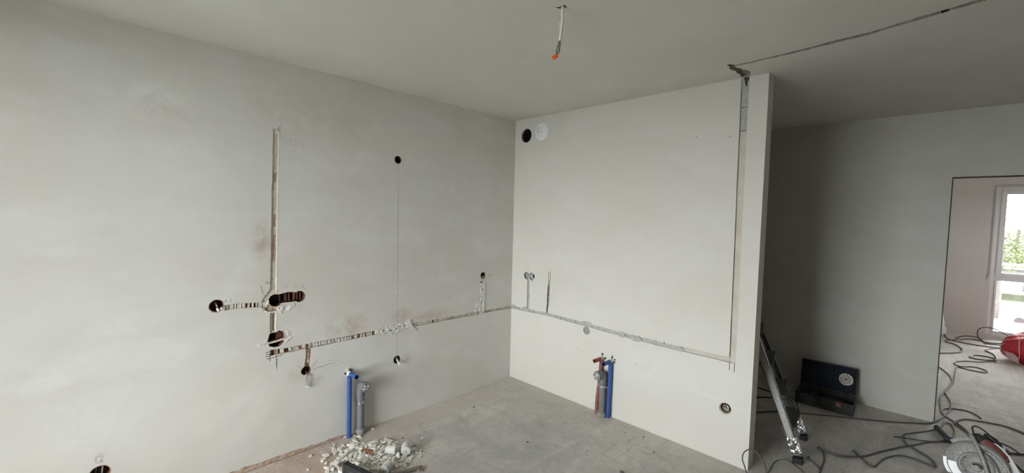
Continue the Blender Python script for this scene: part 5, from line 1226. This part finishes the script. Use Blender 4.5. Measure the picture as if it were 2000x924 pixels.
(0.3921,-1.589,0.01383,0.2201,0.02676,0.003487,0.9751),
(0.5214,-1.845,0.004677,0.3015,-0.1992,0.6395,-0.6786),
(0.2214,-1.663,0.003091,0.4713,-0.00456,-7.426e-05,-0.882),
(0.2912,-1.608,0.004175,0.9927,-0.003198,0.0009866,-0.1209),
(0.4203,-1.613,0.01627,0.0926,0.4038,-0.8882,-0.1989),
(0.3596,-1.588,0.003832,0.9677,0.004528,-0.0003286,0.2522),
(0.2342,-1.78,0.004829,0.4944,-4.646e-06,-0.0009424,-0.8693),
(0.4228,-1.798,0.004545,0.4081,0.005789,-0.002632,-0.9129),
(0.5519,-1.816,0.004371,0.02983,-0.1869,-0.9819,-0.002275),
(0.4164,-1.573,0.00574,0.3438,0.0006174,-0.00552,-0.939),
(0.241,-1.929,0.003917,0.432,0.0005142,-0.002441,0.9019),
(0.2847,-1.779,0.005289,0.000739,-0.9959,0.08438,0.03392),
(0.4051,-1.745,0.004303,0.7155,-0.0007784,-0.005306,0.6986),
(0.4373,-1.458,0.005212,0.001722,0.9971,0.07521,-0.01385),
(0.04228,-1.505,0.004393,0.1082,-0.002547,-0.000641,0.9941),
(0.4591,-1.54,0.004265,0.7412,0.001261,0.0006343,-0.6713),
(0.1742,-1.737,0.005888,0.01209,0.834,-0.5514,0.01665),
(0.03982,-1.645,0.003737,0.02762,-0.2855,-0.958,-0.006908),
(0.3504,-1.575,0.008058,0.06837,0.9621,-0.2093,0.1608),
(0.07804,-1.63,0.005386,0.9177,0.008878,0.001988,0.3971),
(0.6206,-1.677,0.005347,0.7925,0.005124,0.002186,-0.6099),
(0.192,-1.735,0.003793,0.993,0.000279,0.0004926,0.1183),
(0.7685,-1.858,0.00585,0.3335,0.7992,-0.05193,0.4973),
(0.2822,-1.685,0.003112,0.9977,0.0007808,-0.002056,0.06793),
(0.4017,-1.691,0.008368,0.447,0.1238,-0.2844,-0.839),
(0.2797,-1.735,0.003709,0.4012,-0.001982,0.0009444,0.916),
(0.5536,-1.731,0.006001,0.05993,0.7871,0.1963,-0.5817),
(0.4362,-1.655,0.006127,0.4226,-0.4082,-0.5819,0.5624),
(0.01147,-1.703,0.003499,0.003191,0.9579,-0.2866,0.01734),
(0.3227,-1.816,0.003349,0.5067,-0.7619,0.2166,-0.3404),
(0.6488,-1.784,0.00527,0.9991,-0.001975,-0.004608,-0.0422),
(0.3829,-1.538,0.003821,0.5719,0.7939,-0.1774,-0.1059),
(0.5085,-1.538,0.005977,0.08157,0.001032,0.003696,0.9967),
(0.6708,-1.752,0.003564,0.01443,0.001316,0.002803,0.9999),
(0.4729,-1.744,0.003887,0.9995,-0.00136,0.002458,0.03127),
(0.5502,-1.682,0.003243,0.05953,0.366,-0.9286,0.01342),
(0.5241,-1.703,0.004432,0.9849,-0.001566,0.002828,-0.1733),
(0.3638,-2.027,0.004266,0.9286,0.005712,0.005396,0.371),
(0.7578,-1.745,0.007201,0.3759,0.3583,-0.5891,-0.6191),
(0.3208,-1.591,0.007263,0.6627,0.5242,-0.5071,-0.1699),
(0.3759,-1.582,0.004408,0.02697,0.19,0.9813,-0.01243),
(0.4296,-1.502,0.004448,0.3738,-0.7152,0.4582,-0.3725),
(0.3275,-1.704,0.004536,0.01526,0.6094,-0.7925,0.01827),
(0.3119,-1.822,0.005112,0.5587,0.004868,0.00211,0.8293),
(0.1825,-1.716,0.004563,0.5522,0.003251,0.0006429,0.8337),
(0.2824,-1.522,0.00498,0.2928,0.001592,0.007142,0.9562),
(0.3146,-1.758,0.004155,0.673,-0.001889,-0.006795,-0.7396),
(0.34,-1.683,0.003839,0.001477,-0.9331,0.3595,0.004689),
(0.5541,-1.427,0.004478,0.1178,0.3805,-0.6629,0.634),
(0.3837,-1.755,0.00514,0.6823,-0.002196,3.393e-05,0.7311),
(0.3613,-1.614,0.006333,0.3637,-0.3664,-0.5673,0.6416),
(0.4643,-1.796,0.005618,0.05003,-0.2617,0.9635,0.02416),
(0.2218,-1.798,0.004978,0.03418,-0.3109,0.9498,0.00243),
(0.4462,-1.399,0.003856,0.02763,-0.1869,0.9819,0.01151),
(0.3018,-1.524,0.003159,0.3724,0.001044,-0.002595,0.9281),
(0.3304,-1.605,0.008138,0.5875,0.6453,-0.1887,0.4503),
(0.467,-2.024,0.005214,0.478,-0.4654,-0.4929,0.5585),
(0.4091,-1.512,0.006235,0.005463,0.05149,-0.8272,-0.5595),
(0.3316,-1.833,0.006554,0.475,0.5161,-0.6428,-0.3081),
(0.2374,-1.506,0.004856,0.9767,-0.001669,-0.001228,-0.2144),
(0.1887,-1.753,0.008656,0.6526,-0.6697,0.2243,-0.2743),
(0.3461,-1.934,0.0103,0.2545,-0.5934,0.228,0.7288),
(0.5049,-2.038,0.003538,0.8597,0.00305,0.001803,-0.5109),
(0.4645,-1.473,0.004223,0.0122,0.7059,-0.708,0.01704),
(0.5,-1.865,0.004287,0.03022,0.7276,-0.6847,0.02955),
(0.4148,-1.469,0.004535,0.3705,-0.000205,0.0009161,0.9288),
(0.5955,-1.457,0.006972,0.05889,-0.08685,-0.7521,0.6506),
(0.6831,-1.533,0.005396,0.01001,-0.8854,-0.4639,-0.02819),
(0.3888,-1.554,0.009597,0.9252,-0.02293,0.005029,-0.3788),
(0.5021,-1.505,0.04033,0.6801,0.3923,0.6193,0.008595),
(0.4563,-1.589,0.04768,0.4821,0.06095,0.6973,0.5269),
(0.584,-1.7,0.03133,0.6407,0.6275,-0.3259,0.2991),
]
def pile_item(k):
    if k < NCHIP: return chip_mesh(k), 'plaster_chip'
    return {0: (core_mesh(.031, .062), 'concrete_core'), 1: (core_mesh(.030, .066, True), 'concrete_core'), 2: (core_mesh(.031, .064), 'concrete_core')}[k-NCHIP]
for k, tr in enumerate(PILE):
    me, nm = pile_item(k); o = bpy.data.objects.new(nm, me); COL.objects.link(o)
    o.location = tr[:3]; o.rotation_mode = 'QUATERNION'; o.rotation_quaternion = tr[3:]
    if k < NCHIP:
        red = k in (31, 62, 95, 120, 150); grey = k % 7 == 3 and not red; me.materials.append(M_BRKF if red else (M_CHIP2 if grey else M_CHIP))
        du = (tr[0]-.38)*.69 + (tr[1]+1.68)*.72; dv = (tr[0]-.38)*.72 - (tr[1]+1.68)*.69      # along the wall, towards the camera
        zone = ('loose on the floor around the rubble heap' if abs(du) > .27 or abs(dv) > .21 else 'at the left end of the rubble heap' if du < -.11 else 'at the right end of the rubble heap' if du > .12 else
                'at the back of the rubble heap' if dv < -.03 else 'in the middle of the rubble heap' if dv < .07 else 'at the front of the rubble heap')
        what = 'reddish brick fragment' if red else ('long flat sliver' if k < 50 else 'medium angular piece' if k < 190 else 'small crumb') + (' of grey plaster' if grey else ' of pale plaster')
        tag(o, what + ' ' + zone, 'fragment' if red else 'plaster chip', what.replace('fragment', 'fragments').replace('sliver', 'slivers').replace('piece', 'pieces').replace('crumb', 'crumbs') + ' ' + zone)
    else:
        me.materials.append(M_CORE); tag(o, ['grey cylindrical core, rearmost in the rubble heap', 'white faceted chipped core in the middle of the rubble heap', 'grey cylindrical core with cracked end, frontmost in the rubble heap'][k-NCHIP], 'core')
# cracked end of the frontmost core
fr = [x for x in bpy.data.objects if x.name.startswith('concrete_core')][-1]
fr.rotation_quaternion = Vector((.50, -.86, -.06)).to_track_quat('Z', 'Y'); fr.location.z = .034; fr.location.x += .012
for k, a in enumerate((.3, 1.9, 3.6, 5.0)):
    bm = BM(); box(bm, (.001, -.0007, .0318), (.022+.004*(k % 2), .0007, .0324), M=Matrix.Rotation(a, 4, 'Z')); me = bpy.data.meshes.new('crack'); bm.to_mesh(me); bm.free(); me.materials.append(M_CRUMBD)
    c_ = bpy.data.objects.new('crack', me); COL.objects.link(c_); c_.parent = fr
# loose crumbs swept about the floor: nobody could count them
def crumbs(name, n, area, seed, mat, smin, smax, parent):
    bm = BM(); rg = random.Random(seed)
    for _ in range(n):
        x, y = area(rg); s = rg.uniform(smin, smax)*(1 if rg.random() < .93 else 2.0); a = rg.uniform(0, 2*PI)
        v = [bm.verts.new((x+s*math.cos(a+q)*rg.uniform(.6, 1.1), y+s*math.sin(a+q)*rg.uniform(.6, 1.1), .0002)) for q in (0, 2.1, 4.2)]; t_ = bm.verts.new((x, y, s*rg.uniform(.5, 1.0)))
        bm.faces.new(v[::-1])
        for i in range(3): bm.faces.new((v[i], v[(i+1) % 3], t_))
    o = obj(name, bm, mat, parent, recalc=False); o['kind'] = 'stuff'; return o
def a_left(rg): y = rg.uniform(-2.6, -.02); return (abs(rg.gauss(0, .07))+.012 + (.25 if rg.random() < .1 else 0), y)
def a_right(rg): x = rg.uniform(.02, 2.17); return (x, -abs(rg.gauss(0, .035))-.008)
def a_open(rg): return (rg.uniform(.05, 2.4), rg.uniform(-2.2, -.05))
def a_heap(rg): a = rg.uniform(0, 2*PI); r_ = abs(rg.gauss(.16, .13)); return (max(.03, .36+r_*1.1*math.cos(a)), -1.68+r_*math.sin(a))
def a_hall(rg): return (rg.uniform(2.2, 3.0), rg.uniform(.05, 1.4))
crumbs('plaster_crumbs', 1300, a_left, 1, M_CRUMB, .0012, .0040, floor); crumbs('plaster_crumbs', 700, a_right, 2, M_CRUMB, .0012, .0038, floor)
crumbs('plaster_crumbs', 1100, a_open, 3, M_CRUMB, .0012, .0036, floor); crumbs('plaster_crumbs', 420, a_heap, 4, M_CRUMB, .0012, .005, floor)
crumbs('plaster_crumbs', 160, a_hall, 5, M_CRUMB, .002, .005, floor); crumbs('brick_crumbs', 600, lambda rg: (abs(rg.gauss(0, .06))+.02, rg.uniform(-2.9, -1.3)), 6, M_BRICKDUST, .0012, .0035, floor)
crumbs('dark_crumbs', 70, a_open, 8, M_CRUMBD, .003, .007, floor)
for (x, y, s, m, lb) in ((1.56, -.95, .014, M_CRUMBD, 'dark pebble alone on the open floor, nearer the camera'), (1.62, -.62, .012, M_CRUMBD, 'dark pebble on the floor before the right wall'), (.725, -1.525, .013, M_BRKF, 'reddish crumb just right of the rubble heap')):
    bm = BM(); bmesh.ops.create_icosphere(bm, subdivisions=2, radius=s, matrix=Matrix.Translation((x, y, s*.45)) @ Matrix.Diagonal((1.2, .8, .5, 1)))
    for v in bm.verts: v.co += Vector((hsh(v.co.x, v.co.y, 1), hsh(v.co.x, v.co.y, 2), 0))*s*.12
    tag(obj('pebble', bm, m), lb, 'pebble')
# grey round-ended rod and the black bar end in the foreground
bm = BM(); a = Vector((.628, -1.79, .013)); b = Vector((.716, -1.515, .013)); B = basis(b-a); Lr = (b-a).length
lathe(bm, [(.012, 0), (.0125, Lr*.5), (.0125, Lr-.010), (.010, Lr-.003), (.006, Lr)], a, b-a, 16)
tag(obj('wooden_rod', bm, simple('dusty_wood', (.22, .19, .165), .9, var=.3, scale=50, bmp=.3), smooth=True), 'dusty grey round-ended rod on the floor right of the rubble', 'rod')
root = empty('black_bar', (.60, -2.02, 0)); tag(root, 'black square-edged bar end lying over the front of the rubble heap', 'bar')
d = Vector((.155, .04, .0)).normalized(); s_ = Vector((-d.y, d.x, 0)); M = Matrix(((d.x, s_.x, 0, .452), (d.y, s_.y, 0, -1.905), (0, 0, 1, .0), (0, 0, 0, 1)))
bm = BM(); box(bm, (0, -.012, .012), (.62, .026, .085), M=M, bev=.003); obj('bar_body', bm, M_BLACK, root)
bm = BM(); box(bm, (-.004, -.014, .010), (.012, .028, .088), M=M, bev=.003); obj('end_cap', bm, M_DUSTBLK, root)
bm = BM(); box(bm, (.05, -.014, .03), (.6, -.011, .065), M=M); obj('side_groove', bm, M_DUSTBLK, root)

# ------------------------------------------------------------------ outside, seen through the far window
GZ = -6.5
def ground(nm, lo, hi, m): bm = BM(); box(bm, lo, hi); tag(obj(nm, bm, m), kind='structure')
ground('ground', (-120, 6.7, GZ-.1), (160, 300, GZ), simple('outside_ground', (.08, .09, .05), .95, var=.3, scale=.3))
ground('ground', (-120, -160, GZ-.1), (160, -5.9, GZ), simple('outside_paving', (.22, .22, .21), .95, var=.2, scale=.3))
ground('lawn', (-20, 55.5, GZ), (60, 68, GZ+.04), simple('lawn_green', (.024, .034, .011), .95, var=.3, scale=1.5, col2=(.028, .040, .016)))
ground('parking_area', (-20, 30, GZ), (60, 55.5, GZ+.03), simple('asphalt', (.05, .05, .05), .9, var=.1, scale=1))
def railing():
    r_ = empty('balcony_railing', (4.2, 7.45, 0)); tag(r_, 'pale metal balcony railing outside the far window', 'railing')
    bm = BM(); cyl(bm, (2.6, 7.45, 1.02), (6.0, 7.45, 1.02), .022, n=10); obj('top_rail', bm, M_ZINC, r_)
    bm = BM(); cyl(bm, (2.6, 7.45, .08), (6.0, 7.45, .08), .015, n=8); obj('bottom_rail', bm, M_ZINC, r_)
    for x in (2.65, 3.55, 5.05, 5.95): bm = BM(); box(bm, (x-.02, 7.43, -.08), (x+.02, 7.47, 1.02)); obj('post', bm, M_ZINC, r_)
railing()
bm = BM(); box(bm, (2.4, 6.55, -.28), (6.2, 7.55, -.08)); tag(obj('balcony_slab', bm, simple('pale_concrete', (.6, .6, .6), .9)), 'pale concrete balcony slab outside the far window', 'balcony')
for z_, nm_ in ((-.28, 'balcony_slab'), (2.62, 'added_overhang')):  # unseen slabs at the main window, added to even out the daylight indoors
    bm = BM(); box(bm, (-.6, WIN_MAIN[4]-1.35, z_), (4.2, WIN_MAIN[4]-.25, z_+.18)); tag(obj(nm_, bm, simple('added_pale_slab', (.6, .6, .58), .9)), kind='structure')
def tree(loc, h, cr, n, label, lm, tm, seed, trunk=.12, crown_z=.62):
    rg = random.Random(seed); r_ = empty('tree', loc); tag(r_, label, 'tree'); x, y, z = loc
    bm = BM(); tube(bm, [(x, y, z), (x+.1, y, z+h*.3), (x-.12, y+.1, z+h*.6), (x+.05, y, z+h*.92)], trunk, n=8, sub=3)
    for k in range(6):
        a = rg.uniform(0, 6.28); z0_ = z+h*rg.uniform(.4, .7); tube(bm, [(x, y, z0_), (x+cr*.35*math.cos(a), y+cr*.35*math.sin(a), z0_+h*.12), (x+cr*.7*math.cos(a), y+cr*.7*math.sin(a), z0_+h*.2)], trunk*.35, n=5, sub=2)
    obj('trunk', bm, tm, r_)
    bm = BM()
    for k in range(n):
        u = Vector((rg.gauss(0, 1), rg.gauss(0, 1), rg.gauss(0, 1))).normalized()*rg.uniform(.35, 1)**.5; c = Vector((x+u.x*cr, y+u.y*cr, z+h*crown_z+u.z*h*.38)); s = rg.uniform(.09, .17)*cr*.5
        M = Matrix.Translation(c) @ Euler((rg.uniform(0, 3), rg.uniform(0, 3), rg.uniform(0, 3))).to_matrix().to_4x4()
        vs = [bm.verts.new(M @ Vector(p)*1.0) for p in ((-s, 0, 0), (0, -s*.5, s*.15), (s, 0, 0), (0, s*.5, s*.15))]; bm.faces.new(vs)
    lo = obj('foliage', bm, lm, r_, recalc=False); lo['kind'] = 'stuff'; return r_
M_LEAFY = simple('yellow_green_leaves', (.060, .070, .016), .8, var=.35, scale=2, col2=(.04, .05, .014)); M_LEAFD = simple('mid_green_leaves', (.03, .045, .014), .8, var=.3, scale=2); M_BARK = simple('bark', (.06, .055, .048), .9, var=.4, scale=8, col2=(.035, .03, .027))
tree((7.86, 53.4, GZ), 7.6, 1.5, 420, 'thin tree with bright young leaves standing by the cars outside', M_LEAFY, M_BARK, 1, .16, .78)
for k, (x, y, h_, cr_, m_) in enumerate(((11.3, 92, 7.6, 2.6, M_LEAFY), (16.2, 94, 8.6, 2.8, M_LEAFD), (6.2, 95, 8.0, 2.8, M_LEAFD), (13.7, 101, 8.4, 3.0, M_LEAFY), (21.5, 98, 8.8, 3.2, M_LEAFD))):
    tree((x, y, GZ), h_, cr_, 1300, ['yellow green tree beyond the lawn, left in the window', 'darker green tree beyond the lawn at the window edge', 'dark tree at the far left beyond the lawn', 'taller yellow green tree behind the others', 'dark green tree at far right beyond the lawn'][k], m_, M_BARK, 20+k, .2, .55)
for k, (x0, x1, y0, h_, lb, wc) in enumerate(((10.0, 11.6, 74.5, 1.3, 'low white garage beyond the lawn', (.75, .75, .73)), (10.4, 13.2, 80, 2.6, 'grey shed behind the white garage', (.05, .048, .045)))):
    r_ = empty('building', ((x0+x1)/2, y0, GZ)); tag(r_, lb, 'building')
    bm = BM(); box(bm, (x0, y0, GZ), (x1, y0+3, GZ+h_)); obj('wall', bm, simple('render_%d' % k, wc, .9), r_)
    bm = BM(); box(bm, (x0-.15, y0-.15, GZ+h_), (x1+.15, y0+3.15, GZ+h_+.15)); obj('roof', bm, simple('roof_%d' % k, (.04, .037, .034) if k else (.7, .7, .7), .9), r_)
bm = BM(); box(bm, (11.8, 73, GZ), (24, 73.3, GZ+1.9)); tag(obj('fence', bm, simple('dark_fence', (.014, .018, .028), .8)), 'dark blue fence to the right of the white garage', 'fence')
bm = BM(); box(bm, (-10, 68.2, GZ), (30, 69.6, GZ+.75)); tag(obj('hedge', bm, simple('dull_hedge', (.035, .038, .02), .95, var=.5, scale=3)), 'low dull hedge along the back of the lawn', 'hedge')
def car(x, y, label, col):
    r_ = empty('car', (x, y, GZ+.03)); tag(r_, label, 'car'); bm = BM()
    prof = [(-2.0, .25), (-2.05, .7), (-1.9, .9), (-1.2, 1.0), (-.6, 1.42), (.9, 1.45), (1.5, 1.05), (2.0, .95), (2.1, .6), (2.05, .25)]
    M = Matrix.Translation((x, y-.8, GZ+.03)) @ Matrix.Rotation(PI/2, 4, 'X'); prism(bm, prof, M, -1.6); obj('car_body', bm, simple('car_paint_'+label[:5], col, .25), r_)
    bm = BM(); M = Matrix.Translation((x, y-.805, GZ+.03)) @ Matrix.Rotation(PI/2, 4, 'X')
    prism(bm, [(-1.0, 1.0), (-.55, 1.36), (.05, 1.38), (.05, 1.0)], M, .006); prism(bm, [(.12, 1.0), (.12, 1.38), (.85, 1.38), (1.3, 1.02)], M, .006); obj('car_windows', bm, simple('car_glass', (.020, .035, .07), .5), r_)
    for wx in (-1.3, 1.35): bm = BM(); cyl(bm, (x+wx, y-.83, GZ+.34), (x+wx, y-.6, GZ+.34), .31, n=20); obj('wheel', bm, M_RUBBER, r_)
car(10.3, 52.0, 'white car parked outside, left of the two', (.75, .77, .8)); car(14.9, 52.6, 'pale blue car parked further right outside', (.30, .36, .45))
for o in bpy.data.objects:
    if '_o' in o: del o['_o']
